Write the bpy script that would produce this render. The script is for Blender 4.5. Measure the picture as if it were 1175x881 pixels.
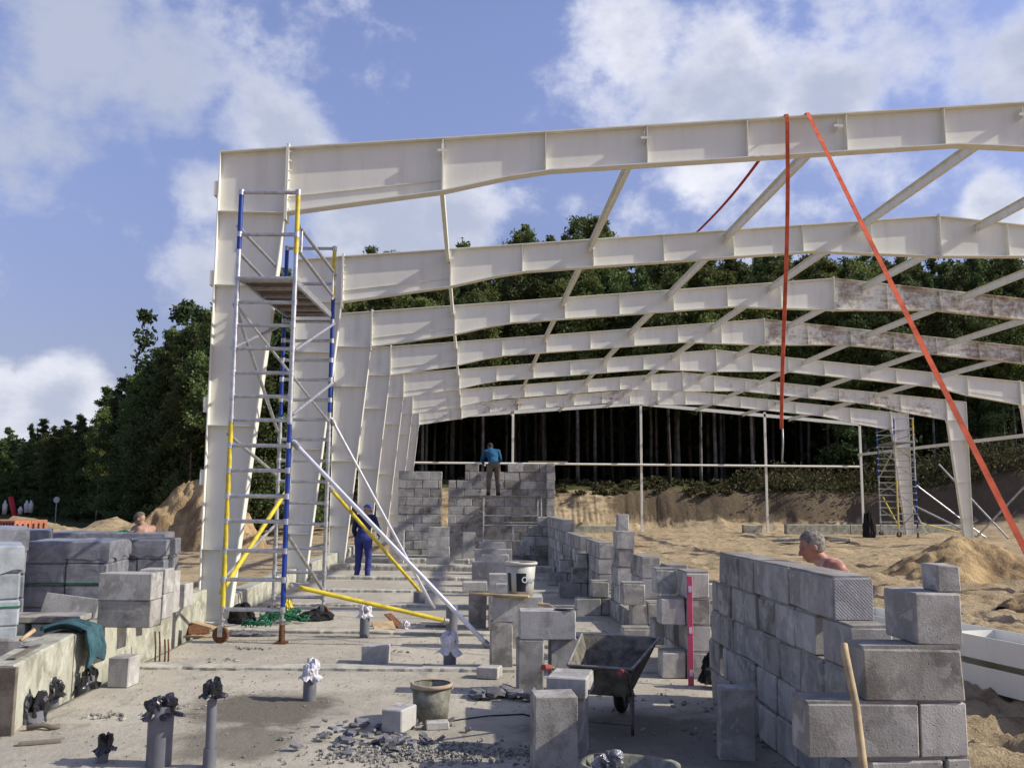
import bpy, bmesh, math, random
import numpy as np
from mathutils import Vector, Matrix, noise as mnoise
R = math.radians
random.seed(7); np.random.seed(7)
scene = bpy.context.scene
col = scene.collection
for o in list(bpy.data.objects): bpy.data.objects.remove(o)

# ------------------------------------------------------------------ camera
PITCH, YAW, ROLL, FPX = 0.1253, 0.0456, 0.0073, 1060.0
CAMZ = 1.75
cF = Vector((math.sin(YAW)*math.cos(PITCH), math.cos(YAW)*math.cos(PITCH), math.sin(PITCH)))
cR0 = Vector((math.cos(YAW), -math.sin(YAW), 0)); cU0 = cR0.cross(cF)
cR = cR0*math.cos(ROLL) + cU0*math.sin(ROLL); cU = -cR0*math.sin(ROLL) + cU0*math.cos(ROLL)
cam_data = bpy.data.cameras.new('camera'); cam = bpy.data.objects.new('camera', cam_data); col.objects.link(cam)
cam_data.sensor_width = 36; cam_data.lens = 36*FPX/1175; cam_data.clip_start = 0.1; cam_data.clip_end = 3000
m = Matrix((cR, cU, -cF)).transposed().to_4x4(); m.translation = (0, 0, CAMZ); cam.matrix_world = m
scene.camera = cam
scene.render.resolution_x = 1024; scene.render.resolution_y = 767

# ------------------------------------------------------------------ light and exposure
SUN_EL, SUN_AZ = 33.0, 98.2            # azimuth from +Y towards +X: the sun stands on the right, a little behind the camera
sd = Vector((math.sin(R(SUN_AZ))*math.cos(R(SUN_EL)), math.cos(R(SUN_AZ))*math.cos(R(SUN_EL)), math.sin(R(SUN_EL))))
sl = bpy.data.lights.new('sun', 'SUN'); sl.energy = 5.0; sl.angle = R(0.5); sl.color = (1.0, 0.95, 0.85)
so = bpy.data.objects.new('sun', sl); col.objects.link(so); so.rotation_euler = sd.to_track_quat('Z', 'Y').to_euler(); so.location = (30, -10, 40)
vs = scene.view_settings; vs.view_transform = 'Standard'; vs.look = 'None'; vs.gamma = 1; vs.use_curve_mapping = False
vs.exposure = 0.05
SKY_STRENGTH = 0.12

def pix_dir(px, py):
    return (cF*FPX + cR*(px-587.5) - cU*(py-440.5))
def G(px, py, z=0.0):
    d = pix_dir(px, py); return Vector((0, 0, CAMZ)) + d*((z-CAMZ)/d.z)
def AY(px, py, Y):
    d = pix_dir(px, py); return Vector((0, 0, CAMZ)) + d*(Y/d.y)

class NT:
    def __init__(s, tree): s.t = tree; s.n = tree.nodes; s.l = tree.links
    def add(s, typ, **kw):
        n = s.n.new(typ)
        for k, v in kw.items():
            if k.startswith('i_'): n.inputs[k[2:].replace('_', ' ')].default_value = v
            else: setattr(n, k, v)
        return n
    def link(s, a, b): s.l.new(a, b)
    def math(s, op, a, b=None, c=None, clamp=False):
        n = s.n.new('ShaderNodeMath'); n.operation = op; n.use_clamp = clamp
        for i, v in enumerate((a, b, c)):
            if v is None: continue
            if isinstance(v, (int, float)): n.inputs[i].default_value = v
            else: s.l.new(v, n.inputs[i])
        return n.outputs[0]
    def ramp(s, v, a, b, lo=0.0, hi=1.0, smooth=True):
        n = s.n.new('ShaderNodeMapRange'); n.interpolation_type = 'SMOOTHSTEP' if smooth else 'LINEAR'; n.clamp = True
        s.l.new(v, n.inputs['Value'])
        n.inputs['From Min'].default_value = a; n.inputs['From Max'].default_value = b
        n.inputs['To Min'].default_value = lo; n.inputs['To Max'].default_value = hi
        return n.outputs['Result']
    def mix(s, f, a, b, blend='MIX'):
        n = s.n.new('ShaderNodeMix'); n.data_type = 'RGBA'; n.blend_type = blend; n.clamp_factor = True
        if isinstance(f, (int, float)): n.inputs[0].default_value = f
        else: s.l.new(f, n.inputs[0])
        for v, i in ((a, 6), (b, 7)):
            if isinstance(v, (tuple, list)): n.inputs[i].default_value = (*v[:3], 1)
            else: s.l.new(v, n.inputs[i])
        return n.outputs[2]
    def noise(s, vec, scale, detail=4, rough=0.55, dist=0.0):
        n = s.add('ShaderNodeTexNoise'); n.inputs['Scale'].default_value = scale; n.inputs['Detail'].default_value = detail
        n.inputs['Roughness'].default_value = rough; n.inputs['Distortion'].default_value = dist
        if vec is not None: s.l.new(vec, n.inputs['Vector'])
        return n.outputs['Fac']

# ------------------------------------------------------------------ sky with broken cumulus
world = bpy.data.worlds.new('World'); scene.world = world; world.use_nodes = True
w = NT(world.node_tree); w.n.clear()
out = w.add('ShaderNodeOutputWorld'); bg = w.add('ShaderNodeBackground'); bg.inputs['Strength'].default_value = SKY_STRENGTH
w.link(bg.outputs[0], out.inputs[0])
sky = w.add('ShaderNodeTexSky'); sky.sky_type = 'NISHITA'; sky.sun_disc = False; sky.sun_elevation = R(SUN_EL); sky.sun_rotation = R(SUN_AZ)
sky.air_density = 1.0; sky.dust_density = 0.6; sky.ozone_density = 2.0
tc = w.add('ShaderNodeTexCoord'); D = tc.outputs['Generated']
skyc = w.mix(1.0, sky.outputs[0], (1.77, 1.42, 1.58), 'MULTIPLY')
sepd = w.add('ShaderNodeSeparateXYZ'); w.link(D, sepd.inputs[0])
skyc = w.mix(w.ramp(sepd.outputs['Z'], 0.0, .5), w.mix(1.0, skyc, (.42, .42, .44), 'MULTIPLY'), skyc)      # hazier, duller air towards the horizon
# (px, py, radius px, weight) of the cloud masses, turned into directions
blobs = [(120, 60, 250, .62), (-60, 190, 240, .46), (330, 30, 150, .42), (310, 160, 95, .9), (235, 215, 75, .7), (240, 300, 80, .6), (440, 265, 105, .9), (520, 262, 85, .85),
         (70, 455, 75, 1.0), (-20, 470, 90, .8), (720, 60, 120, .8), (830, 100, 130, .9), (960, 120, 110, .85), (1040, 35, 150, .75), (1180, 50, 110, .6), (760, 140, 60, .75),
         (850, 230, 150, .6), (1000, 210, 120, .6), (1150, 255, 70, .8), (1230, 300, 90, .7), (1500, 120, 300, .6), (-420, 250, 260, .6), (1900, 350, 300, .6), (500, -350, 260, .5), (-900, 0, 300, .5)]
acc = None
for bx, by, br, bw in blobs:
    d = pix_dir(bx, by).normalized()
    vd = w.add('ShaderNodeVectorMath', operation='DISTANCE'); w.link(D, vd.inputs[0]); vd.inputs[1].default_value = d
    rad = br*1.35/pix_dir(bx, by).length
    v = w.ramp(vd.outputs['Value'], 0.0, rad, bw, 0.0)
    acc = v if acc is None else w.math('MAXIMUM', acc, v)
mp = w.add('ShaderNodeMapping'); mp.inputs['Scale'].default_value = (1, 1, 1.25); w.link(D, mp.inputs['Vector'])
n1 = w.noise(mp.outputs[0], 6.5, 12, .60, .0)
n2 = w.noise(mp.outputs[0], 2.6, 3, .5)
dens = w.math('ADD', w.math('ADD', acc, w.math('MULTIPLY', w.math('SUBTRACT', n1, 0.5), 2.2)), w.math('MULTIPLY', w.math('SUBTRACT', n2, .5), .5))
mask = w.ramp(dens, 0.20, 0.66)
# elsewhere on the sky: a thin scatter
mp2 = w.add('ShaderNodeMapping'); mp2.inputs['Location'].default_value = (.31, .12, .55); mp2.inputs['Scale'].default_value = (1.6, 1.6, 2.6); w.link(D, mp2.inputs['Vector'])
n3 = w.noise(mp2.outputs[0], 2.7, 7, .6)
shade = w.ramp(w.math('ADD', w.math('ADD', w.math('MULTIPLY', dens, .55), w.math('MULTIPLY', n3, 1.1)), w.math('MULTIPLY', w.ramp(sepd.outputs['X'], -.18, -.45, 0, .34), w.ramp(sepd.outputs['Z'], .18, .36))), .56, 1.12)
cloud = w.mix(shade, (8.4, 8.4, 8.8), (4.0, 4.4, 5.6))
skymix = w.mix(w.math('MULTIPLY', mask, .93), skyc, cloud)
w.link(skymix, bg.inputs['Color'])

# ------------------------------------------------------------------ tagging
def tag(o, label=None, cat=None, group=None, kind=None):
    if label: o['label'] = label
    if cat: o['category'] = cat
    if group: o['group'] = group
    if kind: o['kind'] = kind
    return o
def empty(name, loc, label=None, cat=None, group=None, rz=0):
    o = bpy.data.objects.new(name, None); o.empty_display_size = .2; col.objects.link(o)
    o.location = loc; o.rotation_euler = (0, 0, rz); o['_o'] = 1
    del o['_o']
    return tag(o, label, cat, group)
def copy_tree(o, parent=None):
    c = o.copy(); col.objects.link(c); c.parent = parent
    for ch in o.children: copy_tree(ch, c)
    return c

# ------------------------------------------------------------------ mesh builder
def basis(d):
    d = Vector(d).normalized(); a = Vector((0, 0, 1)) if abs(d.z) < .95 else Vector((1, 0, 0))
    u = d.cross(a).normalized(); return u, u.cross(d).normalized() * 1.0
class MB:
    def __init__(s): s.v = []; s.f = []; s.m = []; s.sm = []; s.tone = []; s.ct = 0.0
    def add(s, vs_, fs, mi=0, smooth=False):
        b = len(s.v); s.v += [tuple(p) for p in vs_]; s.tone += [s.ct]*len(vs_)
        for f in fs: s.f.append(tuple(b+i for i in f)); s.m.append(mi); s.sm.append(smooth)
    def box(s, x0, x1, y0, y1, z0, z1, mi=0, bev=0.0):
        s.obox(((x0+x1)/2, (y0+y1)/2, (z0+z1)/2), (abs(x1-x0), abs(y1-y0), abs(z1-z0)), None, mi, bev)
    def obox(s, c, size, rot=None, mi=0, bev=0.0, jit=0.0):
        hx, hy, hz = (k/2 for k in size); c = Vector(c); vs_ = []; fs = []
        if bev <= 0:
            P = [(-hx,-hy,-hz),(hx,-hy,-hz),(hx,hy,-hz),(-hx,hy,-hz),(-hx,-hy,hz),(hx,-hy,hz),(hx,hy,hz),(-hx,hy,hz)]
            fs = [(0,3,2,1),(4,5,6,7),(0,1,5,4),(1,2,6,5),(2,3,7,6),(3,0,4,7)]
        else:
            b = min(bev, hx*.45, hy*.45, hz*.45); P = []; idx = {}
            for sx in (-1, 1):
                for sy in (-1, 1):
                    for sz in (-1, 1):
                        j = [random.uniform(-jit, jit) for _ in range(3)]
                        k = (b*random.uniform(.5, 1.7) if random.random() > .10 else b*random.uniform(1.8, 2.4)) if jit else b
                        for ax in range(3):
                            p = [sx*hx+j[0], sy*hy+j[1], sz*hz+j[2]]; sg = (sx, sy, sz)
                            for q in range(3):
                                if q != ax: p[q] -= sg[q]*k
                            idx[(sx, sy, sz, ax)] = len(P); P.append(tuple(p))
            def F(keys):
                ids = [idx[k] for k in keys]; a, b2, c2 = (Vector(P[i]) for i in ids[:3]); n = (b2-a).cross(c2-a)
                mid = sum((Vector(P[i]) for i in ids), Vector())/len(ids)
                fs.append(tuple(ids) if n.dot(mid) > 0 else tuple(reversed(ids)))
            for sg in (-1, 1):
                F([(sg,-1,-1,0),(sg,1,-1,0),(sg,1,1,0),(sg,-1,1,0)]); F([(-1,sg,-1,1),(1,sg,-1,1),(1,sg,1,1),(-1,sg,1,1)]); F([(-1,-1,sg,2),(1,-1,sg,2),(1,1,sg,2),(-1,1,sg,2)])
            for a in (-1, 1):
                for b2 in (-1, 1):
                    F([(a,b2,-1,0),(a,b2,1,0),(a,b2,1,1),(a,b2,-1,1)]); F([(a,-1,b2,0),(a,1,b2,0),(a,1,b2,2),(a,-1,b2,2)]); F([(-1,a,b2,1),(1,a,b2,1),(1,a,b2,2),(-1,a,b2,2)])
                    for c2 in (-1, 1): F([(a,b2,c2,0),(a,b2,c2,1),(a,b2,c2,2)])
            P = P
        for p in P:
            p = Vector(p)
            if rot is not None: p = rot @ p
            vs_.append(p + c)
        s.add(vs_, fs, mi)
    def tube(s, p0, p1, r0, r1=None, n=10, mi=0, cap=True, smooth=True):
        r1 = r0 if r1 is None else r1
        p0 = Vector(p0); p1 = Vector(p1); u, v = basis(p1-p0); vs_ = []
        for p, r in ((p0, r0), (p1, r1)):
            for k in range(n):
                a = 2*math.pi*k/n; vs_.append(p + u*math.cos(a)*r + v*math.sin(a)*r)
        fs = [(k, (k+1) % n, n+(k+1) % n, n+k) for k in range(n)]
        s.add(vs_, fs, mi, smooth)
        if cap:
            s.add(vs_[:n], [tuple(reversed(range(n)))], mi); s.add(vs_[n:], [tuple(range(n))], mi)
    def path(s, pts, r, n=8, mi=0, rs=None):
        pts = [Vector(p) for p in pts]; vs_ = []; N = len(pts)
        u0 = None
        for i, p in enumerate(pts):
            d = (pts[min(i+1, N-1)]-pts[max(i-1, 0)]).normalized()
            if u0 is None: u0, _ = basis(d)
            u0 = (u0 - d*u0.dot(d)).normalized(); v0 = d.cross(u0)
            rr = rs[i] if rs else r
            for k in range(n):
                a = 2*math.pi*k/n; vs_.append(p + u0*math.cos(a)*rr + v0*math.sin(a)*rr)
        fs = [(i*n+k, i*n+(k+1) % n, (i+1)*n+(k+1) % n, (i+1)*n+k) for i in range(N-1) for k in range(n)]
        fs += [tuple(reversed(range(n))), tuple((N-1)*n+k for k in range(n))]
        s.add(vs_, fs, mi, True)
    def lathe(s, prof, c=(0, 0, 0), n=24, mi=0, wob=0.0, sx=1, sy=1, smooth=True):
        c = Vector(c); vs_ = []; ph = random.random()*6
        for r, z in prof:
            for k in range(n):
                a = 2*math.pi*k/n; rr = r*(1+wob*math.sin(3*a+ph)+wob*.6*math.sin(5*a+2*ph+z*9))
                vs_.append(c+Vector((rr*math.cos(a)*sx, rr*math.sin(a)*sy, z)))
        N = len(prof)
        fs = [(i*n+k, i*n+(k+1) % n, (i+1)*n+(k+1) % n, (i+1)*n+k) for i in range(N-1) for k in range(n)]
        s.add(vs_, fs, mi, smooth)
    def prism(s, poly, a0, a1, axis='y', mi=0):
        # poly: 2D points; extruded along axis from a0 to a1
        n = len(poly)
        def P(p, a):
            if axis == 'y': return (p[0], a, p[1])
            if axis == 'x': return (a, p[0], p[1])
            return (p[0], p[1], a)
        vs_ = [P(p, a0) for p in poly]+[P(p, a1) for p in poly]
        s.add(vs_, [tuple(range(n)), tuple(reversed(range(n, 2*n)))]+[((i+1) % n, i, n+i, n+(i+1) % n) for i in range(n)], mi)
    def build(s, name, mats, parent=None, origin=None, local=False):
        me = bpy.data.meshes.new(name); vs_ = s.v
        if not local:
            if parent is not None:
                o3 = parent.location if parent.parent is None else parent.parent.location+parent.location
                vs_ = [(a-o3[0], b-o3[1], c-o3[2]) for a, b, c in vs_]
            elif origin is not None:
                vs_ = [(a-origin[0], b-origin[1], c-origin[2]) for a, b, c in vs_]
        me.from_pydata(vs_, [], s.f)
        if not isinstance(mats, (list, tuple)): mats = [mats]
        for mm in mats: me.materials.append(mm)
        if len(mats) > 1: me.polygons.foreach_set('material_index', s.m)
        me.polygons.foreach_set('use_smooth', s.sm)
        if any(s.tone):
            at = me.attributes.new('tone', 'FLOAT', 'POINT'); at.data.foreach_set('value', s.tone)
        bm = bmesh.new(); bm.from_mesh(me); bmesh.ops.recalc_face_normals(bm, faces=bm.faces); bm.to_mesh(me); bm.free()
        me.update()
        o = bpy.data.objects.new(name, me); col.objects.link(o)
        if parent is not None: o.parent = parent
        elif origin is not None: o.location = origin
        return o
def rotz(a): return Matrix.Rotation(a, 3, 'Z')
def eul(x, y, z): return Matrix.Rotation(z, 3, 'Z') @ Matrix.Rotation(y, 3, 'Y') @ Matrix.Rotation(x, 3, 'X')

# ------------------------------------------------------------------ materials
def newmat(name):
    mt = bpy.data.materials.new(name); mt.use_nodes = True; t = NT(mt.node_tree)
    b = t.n['Principled BSDF']; return mt, t, b
def objcoord(t, rnd=True):
    c = t.add('ShaderNodeTexCoord'); v = c.outputs['Object']
    if rnd:
        oi = t.add('ShaderNodeObjectInfo'); mv = t.math('MULTIPLY', oi.outputs['Random'], 37.0)
        ad = t.add('ShaderNodeVectorMath', operation='ADD'); t.link(v, ad.inputs[0]); cb = t.add('ShaderNodeCombineXYZ')
        for i in range(3): t.link(mv, cb.inputs[i])
        t.link(cb.outputs[0], ad.inputs[1]); v = ad.outputs[0]
    return v
def bump(t, b, h, strength=.3, dist=.01):
    n = t.add('ShaderNodeBump'); n.inputs['Strength'].default_value = strength; n.inputs['Distance'].default_value = dist
    t.link(h, n.inputs['Height']); t.link(n.outputs[0], b.inputs['Normal'])
def tone_mul(t, c):
    a = t.add('ShaderNodeAttribute'); a.attribute_name = 'tone'
    f = t.math('ADD', a.outputs['Fac'], 1.0); v = t.add('ShaderNodeVectorMath', operation='SCALE'); t.link(c, v.inputs[0]); t.link(f, v.inputs['Scale'])
    return v.outputs[0]
def plain(name, c, rough=.6, metal=0.0, var=.12, scale=8.0, bmp=0.0, bdist=.005, spec=.4, c2=None, th=(.35, .7), rnd=True):
    mt, t, b = newmat(name); v = objcoord(t, rnd)
    n = t.noise(v, scale, 6, .6)
    c2 = c2 or tuple(k*(1-var*2) for k in c)
    cc = t.mix(t.ramp(n, th[0], th[1]), c, c2); cc = tone_mul(t, cc)
    t.link(cc, b.inputs['Base Color']); b.inputs['Roughness'].default_value = rough; b.inputs['Metallic'].default_value = metal
    b.inputs['Specular IOR Level'].default_value = spec
    if bmp: bump(t, b, t.noise(v, scale*6, 5, .65), bmp, bdist)
    return mt
def concrete(name, c, dark, pit=.35, stain=.5, rib=False, mortar=False):
    mt, t, b = newmat(name); v = objcoord(t)
    big = t.noise(v, 3.2, 5, .6, .4); mid = t.noise(v, 14, 5, .6); fine = t.noise(v, 95, 4, .7)
    vor = t.add('ShaderNodeTexVoronoi'); vor.inputs['Scale'].default_value = 42; t.link(v, vor.inputs['Vector'])
    cc = t.mix(t.math('MULTIPLY', t.ramp(big, .42, .62), stain), c, dark)
    sv = t.add('ShaderNodeMapping'); sv.inputs['Scale'].default_value = (9, 9, 1.6); t.link(v, sv.inputs['Vector'])
    cc = t.mix(t.ramp(t.noise(sv.outputs[0], 1.3, 5, .65), .5, .72, 0, .5), cc, dark)
    cc = t.mix(t.ramp(mid, .5, .75, 0, .35), cc, tuple(min(1, k*1.22) for k in c))
    cc = t.mix(t.ramp(fine, .52, .8, 0, .55), cc, tuple(k*.5 for k in dark))
    cc = t.mix(t.math('MULTIPLY', t.ramp(t.noise(v, 5.2, 6, .62, .8), .54, .62), .45), cc, tuple(min(1, k*1.4) for k in c))
    pits = t.ramp(vor.outputs['Distance'], .06, .17, 1, 0)
    pm = t.math('MULTIPLY', pits, t.ramp(t.noise(v, 6, 3), .5, .62))
    cc = t.mix(t.math('MULTIPLY', pm, .75), cc, tuple(k*.35 for k in dark))
    t.link(tone_mul(t, cc), b.inputs['Base Color']); b.inputs['Roughness'].default_value = .92; b.inputs['Specular IOR Level'].default_value = .2
    h = t.math('SUBTRACT', t.math('ADD', t.math('MULTIPLY', fine, .6), t.math('MULTIPLY', mid, .5)), t.math('MULTIPLY', pm, pit*3))
    if rib:
        wv = t.add('ShaderNodeTexWave', wave_type='BANDS', bands_direction='DIAGONAL'); wv.inputs['Scale'].default_value = 30; wv.inputs['Distortion'].default_value = .6; t.link(v, wv.inputs['Vector'])
        h = t.math('ADD', h, t.math('MULTIPLY', wv.outputs['Fac'], .2))
    bump(t, b, h, .9, .009)
    return mt
def steel(name, rust, dirt=.15):
    mt, t, b = newmat(name); v = objcoord(t, False)
    st = t.add('ShaderNodeMapping'); st.inputs['Scale'].default_value = (2.2, 2.2, .35); t.link(v, st.inputs['Vector'])
    str_ = t.noise(st.outputs[0], 1.6, 5, .65); big = t.noise(v, .55, 5, .6); fine = t.noise(v, 5.5, 7, .7, .6)
    c = t.mix(t.ramp(str_, .45, .8, 0, dirt*2), (.745, .735, .64), (.50, .48, .40))
    c = t.mix(t.ramp(t.noise(v, 2.2, 3, .5), .4, .7, 0, .25), c, (.66, .655, .62))
    if rust > 0:
        sx_ = t.add('ShaderNodeMapping'); sx_.inputs['Scale'].default_value = (.8, .8, 3.5); t.link(v, sx_.inputs['Vector'])
        rm = t.ramp(t.math('ADD', t.math('MULTIPLY', t.math('ADD', fine, t.noise(sx_.outputs[0], 1.7, 6, .7)), .5), t.math('MULTIPLY', big, .6)), 1.0-rust*.30, 1.14-rust*.26, 0, .85)
        rc = t.mix(t.ramp(t.noise(v, 17, 4, .7), .4, .65), (.34, .24, .15), (.15, .10, .062))
        c = t.mix(rm, c, rc)
    t.link(c, b.inputs['Base Color']); b.inputs['Roughness'].default_value = .42; b.inputs['Specular IOR Level'].default_value = .4
    bump(t, b, t.noise(v, 1.3, 3, .5), .25, .02)
    return mt
M = {}
M['steel0'] = steel('white_painted_steel', 0.0, .22); M['steel1'] = steel('white_steel_dusty', .28, .3); M['steel2'] = steel('white_steel_rusty', .95, .5); M['steel15'] = steel('white_steel_stained', .6, .4)
M['block'] = concrete('grey_block', (.43, .415, .38), (.24, .23, .205), .45, .75); M['block2'] = concrete('grey_block_rough', (.36, .342, .305), (.16, .148, .128), .9, .9)
M['block_rib'] = concrete('grey_block_ribbed', (.35, .34, .34), (.24, .235, .23), .2, .4, rib=True)
M['mortar'] = concrete('mortar', (.30, .285, .25), (.19, .175, .15), .5, .7)
M['wallconc'] = concrete('cast_concrete', (.42, .415, .33), (.24, .235, .175), .4, .9)
M['alu'] = plain('aluminium_tube', (.56, .57, .58), .42, .75, .15, 14, .1)
M['galv'] = plain('galvanised_tube', (.46, .46, .45), .5, .6, .2, 10, .1)
M['silver'] = plain('bright_aluminium', (.72, .73, .77), .38, .6, .08, 12)
M['yellow'] = plain('yellow_paint', (.66, .52, .03), .45, 0, .2, 9, .1, c2=(.42, .33, .04))
M['blue'] = plain('blue_paint', (.015, .05, .30), .4, 0, .2, 9, .05)
M['ply'] = plain('brown_plywood', (.13, .075, .05), .7, 0, .25, 5, .2)
M['wood'] = plain('pale_wood', (.50, .37, .20), .7, 0, .2, 12, .3)
M['wood_dark'] = plain('weathered_board', (.20, .17, .13), .85, 0, .25, 7, .4)
M['orange'] = plain('orange_webbing', (.74, .13, .05), .8, 0, .22, 6, .4)
M['redstrap'] = plain('dark_red_webbing', (.42, .03, .025), .8, 0, .15, 20, .2)
M['pvc'] = plain('grey_pipe', (.16, .165, .185), .45, 0, .12, 7, .05)
M['blackplastic'] = plain('black_plastic', (.018, .018, .021), .3, 0, .2, 9, .3, .01, .6)
M['whitefilm'] = plain('white_bag', (.68, .67, .70), .45, 0, .12, 12, .5, .01, c2=(.45, .43, .42))
M['rust'] = plain('rusted_steel', (.20, .085, .04), .85, .3, .25, 30, .5)
M['barrow'] = plain('mortar_crusted_tray', (.19, .17, .125), .9, 0, .3, 9, .9, .012, c2=(.05, .048, .04))
M['redrubber'] = plain('red_grip', (.30, .065, .05), .6, 0, .15, 20)
M['rubber'] = plain('black_rubber', (.02, .02, .02), .8, 0, .2, 20, .3)
M['pink'] = plain('pink_level', (.62, .09, .14), .5, 0, .1, 12)
M['denim'] = plain('teal_cloth', (.045, .115, .135), .9, 0, .25, 9, .6, .012)
M['orangebrick'] = plain('orange_hollow_brick', (.42, .16, .09), .85, 0, .15, 10, .4)
M['dark'] = plain('hole_shade', (.02, .018, .016), .9)
M['greennet'] = plain('green_netting', (.015, .16, .075), .7, 0, .25, 20, .5)
M['blackcloth'] = plain('black_cloth', (.02, .019, .02), .95, 0, .3, 12, .9, .015)
M['gravel'] = plain('broken_concrete', (.40, .38, .32), .95, 0, .3, 18, .9, .01)
M['chips'] = plain('slate_chips', (.19, .188, .195), .85, 0, .25, 14, .5)
M['mixmortar'] = plain('wet_mortar', (.075, .07, .055), .55, 0, .2, 10, .8, .015)
M['bark'] = plain('pine_bark', (.13, .10, .075), .95, 0, .3, 1.5, .8, .03, c2=(.035, .03, .024))
def bark_mat(nm, c, c2):
    mt, t, b = newmat(nm); oi = t.add('ShaderNodeObjectInfo'); v = objcoord(t); f = t.ramp(oi.outputs['Random'], .45, 1.0, .15, 1.1)
    cc = t.mix(t.ramp(t.noise(v, 1.6, 5, .6), .35, .65), c, c2); sc = t.add('ShaderNodeVectorMath', operation='SCALE'); t.link(cc, sc.inputs[0]); t.link(f, sc.inputs['Scale'])
    t.link(sc.outputs[0], b.inputs['Base Color']); b.inputs['Roughness'].default_value = .95; return mt
M['bark'] = bark_mat('pine_bark', (.15, .115, .085), (.035, .03, .024))
M['birch'] = plain('pale_bark', (.20, .18, .15), .9, 0, .3, 1.5, .4, .02, c2=(.05, .045, .04))
M['cyl'] = plain('white_plastic', (.60, .59, .56), .5, 0, .12, 8)
M['paper'] = plain('white_paper', (.8, .8, .8), .5, 0, .03)
M['redpaint'] = plain('red_paint', (.5, .02, .02), .5)
def film_mat():
    mt, t, b = newmat('stretch_film'); v = objcoord(t)
    n = t.noise(v, 5, 6, .65, 1.2); st = t.add('ShaderNodeMapping'); st.inputs['Scale'].default_value = (3, 3, 14); t.link(v, st.inputs['Vector'])
    w2 = t.noise(st.outputs[0], 1.4, 5, .6, 1.5)
    c = t.mix(t.ramp(n, .38, .66), (.15, .152, .165), (.25, .255, .27))
    c = t.mix(t.ramp(w2, .56, .72, 0, .4), c, (.30, .32, .37))
    t.link(tone_mul(t, c), b.inputs['Base Color']); b.inputs['Roughness'].default_value = .42; b.inputs['Specular IOR Level'].default_value = .5
    b.inputs['Coat Weight'].default_value = .6; b.inputs['Coat Roughness'].default_value = .22
    bump(t, b, t.math('ADD', n, t.math('MULTIPLY', w2, .4)), .35, .02); return mt
M['film'] = film_mat()
def film2():
    mt = film_mat(); mt.name = 'pale_stretch_film'; return mt
def leaf_mat(name, c, c2, trans=.25):
    mt, t, b = newmat(name); oi = t.add('ShaderNodeObjectInfo')
    g = t.add('ShaderNodeNewGeometry'); v = objcoord(t)
    n = t.noise(v, .6, 4, .6); n2 = t.noise(v, 5.0, 3, .6)
    cc = t.mix(t.ramp(t.math('ADD', t.math('MULTIPLY', n, .6), t.math('MULTIPLY', n2, .5)), .38, .75), c, c2)
    hv = t.add('ShaderNodeHueSaturation'); t.link(cc, hv.inputs['Color']); t.link(t.math('ADD', t.math('MULTIPLY', oi.outputs['Random'], .7), .65), hv.inputs['Value'])
    t.link(t.math('ADD', t.math('MULTIPLY', oi.outputs['Random'], .03), .485), hv.inputs['Hue'])
    t.link(hv.outputs[0], b.inputs['Base Color']); b.inputs['Roughness'].default_value = .75; b.inputs['Specular IOR Level'].default_value = .25
    tr = t.add('ShaderNodeBsdfTranslucent'); t.link(hv.outputs[0], tr.inputs['Color']); mx = t.add('ShaderNodeMixShader'); mx.inputs[0].default_value = trans
    t.link(b.outputs[0], mx.inputs[1]); t.link(tr.outputs[0], mx.inputs[2]); t.link(mx.outputs[0], t.n['Material Output'].inputs[0]); return mt
M['needle'] = leaf_mat('pine_needles', (.060, .092, .030), (.125, .155, .050))
M['leaf'] = leaf_mat('broad_leaves', (.095, .130, .035), (.175, .195, .062), .35)
M['shrub'] = leaf_mat('undergrowth', (.050, .055, .022), (.095, .075, .032))
M['needle_far'] = leaf_mat('far_needles', (.040, .060, .024), (.068, .09, .032))

# ------------------------------------------------------------------ numpy value noise
def vnoise(x, y, seed=0):
    xi = np.floor(x).astype(np.int64); yi = np.floor(y).astype(np.int64); fx = x-xi; fy = y-yi
    fx = fx*fx*(3-2*fx); fy = fy*fy*(3-2*fy)
    def h(a, b):
        k = (a*374761393 + b*668265263 + seed*144665) & 0x7fffffff; k = ((k ^ (k >> 13))*1274126177) & 0x7fffffff
        return ((k ^ (k >> 16)) & 0xffff)/65535.0
    return (h(xi, yi)*(1-fx)+h(xi+1, yi)*fx)*(1-fy)+(h(xi, yi+1)*(1-fx)+h(xi+1, yi+1)*fx)*fy
def fbm(x, y, o=4, seed=0):
    s = 0; a = .5
    for i in range(o): s = s+a*vnoise(x*2**i, y*2**i, seed+i*17); a *= .5
    return s/(1-.5**o)
def sstep(x, a, b):
    t = np.clip((x-a)/(b-a), 0, 1); return t*t*(3-2*t)

def grid_mesh(name, X, Y, Z, mat, attrs=None, smooth=True):
    ny, nx = X.shape; co = np.stack([X, Y, Z], -1).reshape(-1, 3)
    i = np.arange(ny*nx).reshape(ny, nx); f = np.stack([i[:-1, :-1], i[:-1, 1:], i[1:, 1:], i[1:, :-1]], -1).reshape(-1, 4)
    me = bpy.data.meshes.new(name); me.vertices.add(len(co)); me.vertices.foreach_set('co', co.ravel())
    me.loops.add(f.size); me.loops.foreach_set('vertex_index', f.ravel().astype(np.int32)); me.polygons.add(len(f))
    me.polygons.foreach_set('loop_start', np.arange(0, f.size, 4, dtype=np.int32)); me.polygons.foreach_set('loop_total', np.full(len(f), 4, dtype=np.int32))
    me.polygons.foreach_set('use_smooth', np.full(len(f), smooth))
    for k, vv in (attrs or {}).items():
        at = me.attributes.new(k, 'FLOAT', 'POINT'); at.data.foreach_set('value', vv.ravel().astype(np.float32))
    me.materials.append(mat); me.update(calc_edges=True); me.validate()
    o = bpy.data.objects.new(name, me); col.objects.link(o); return o

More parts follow.
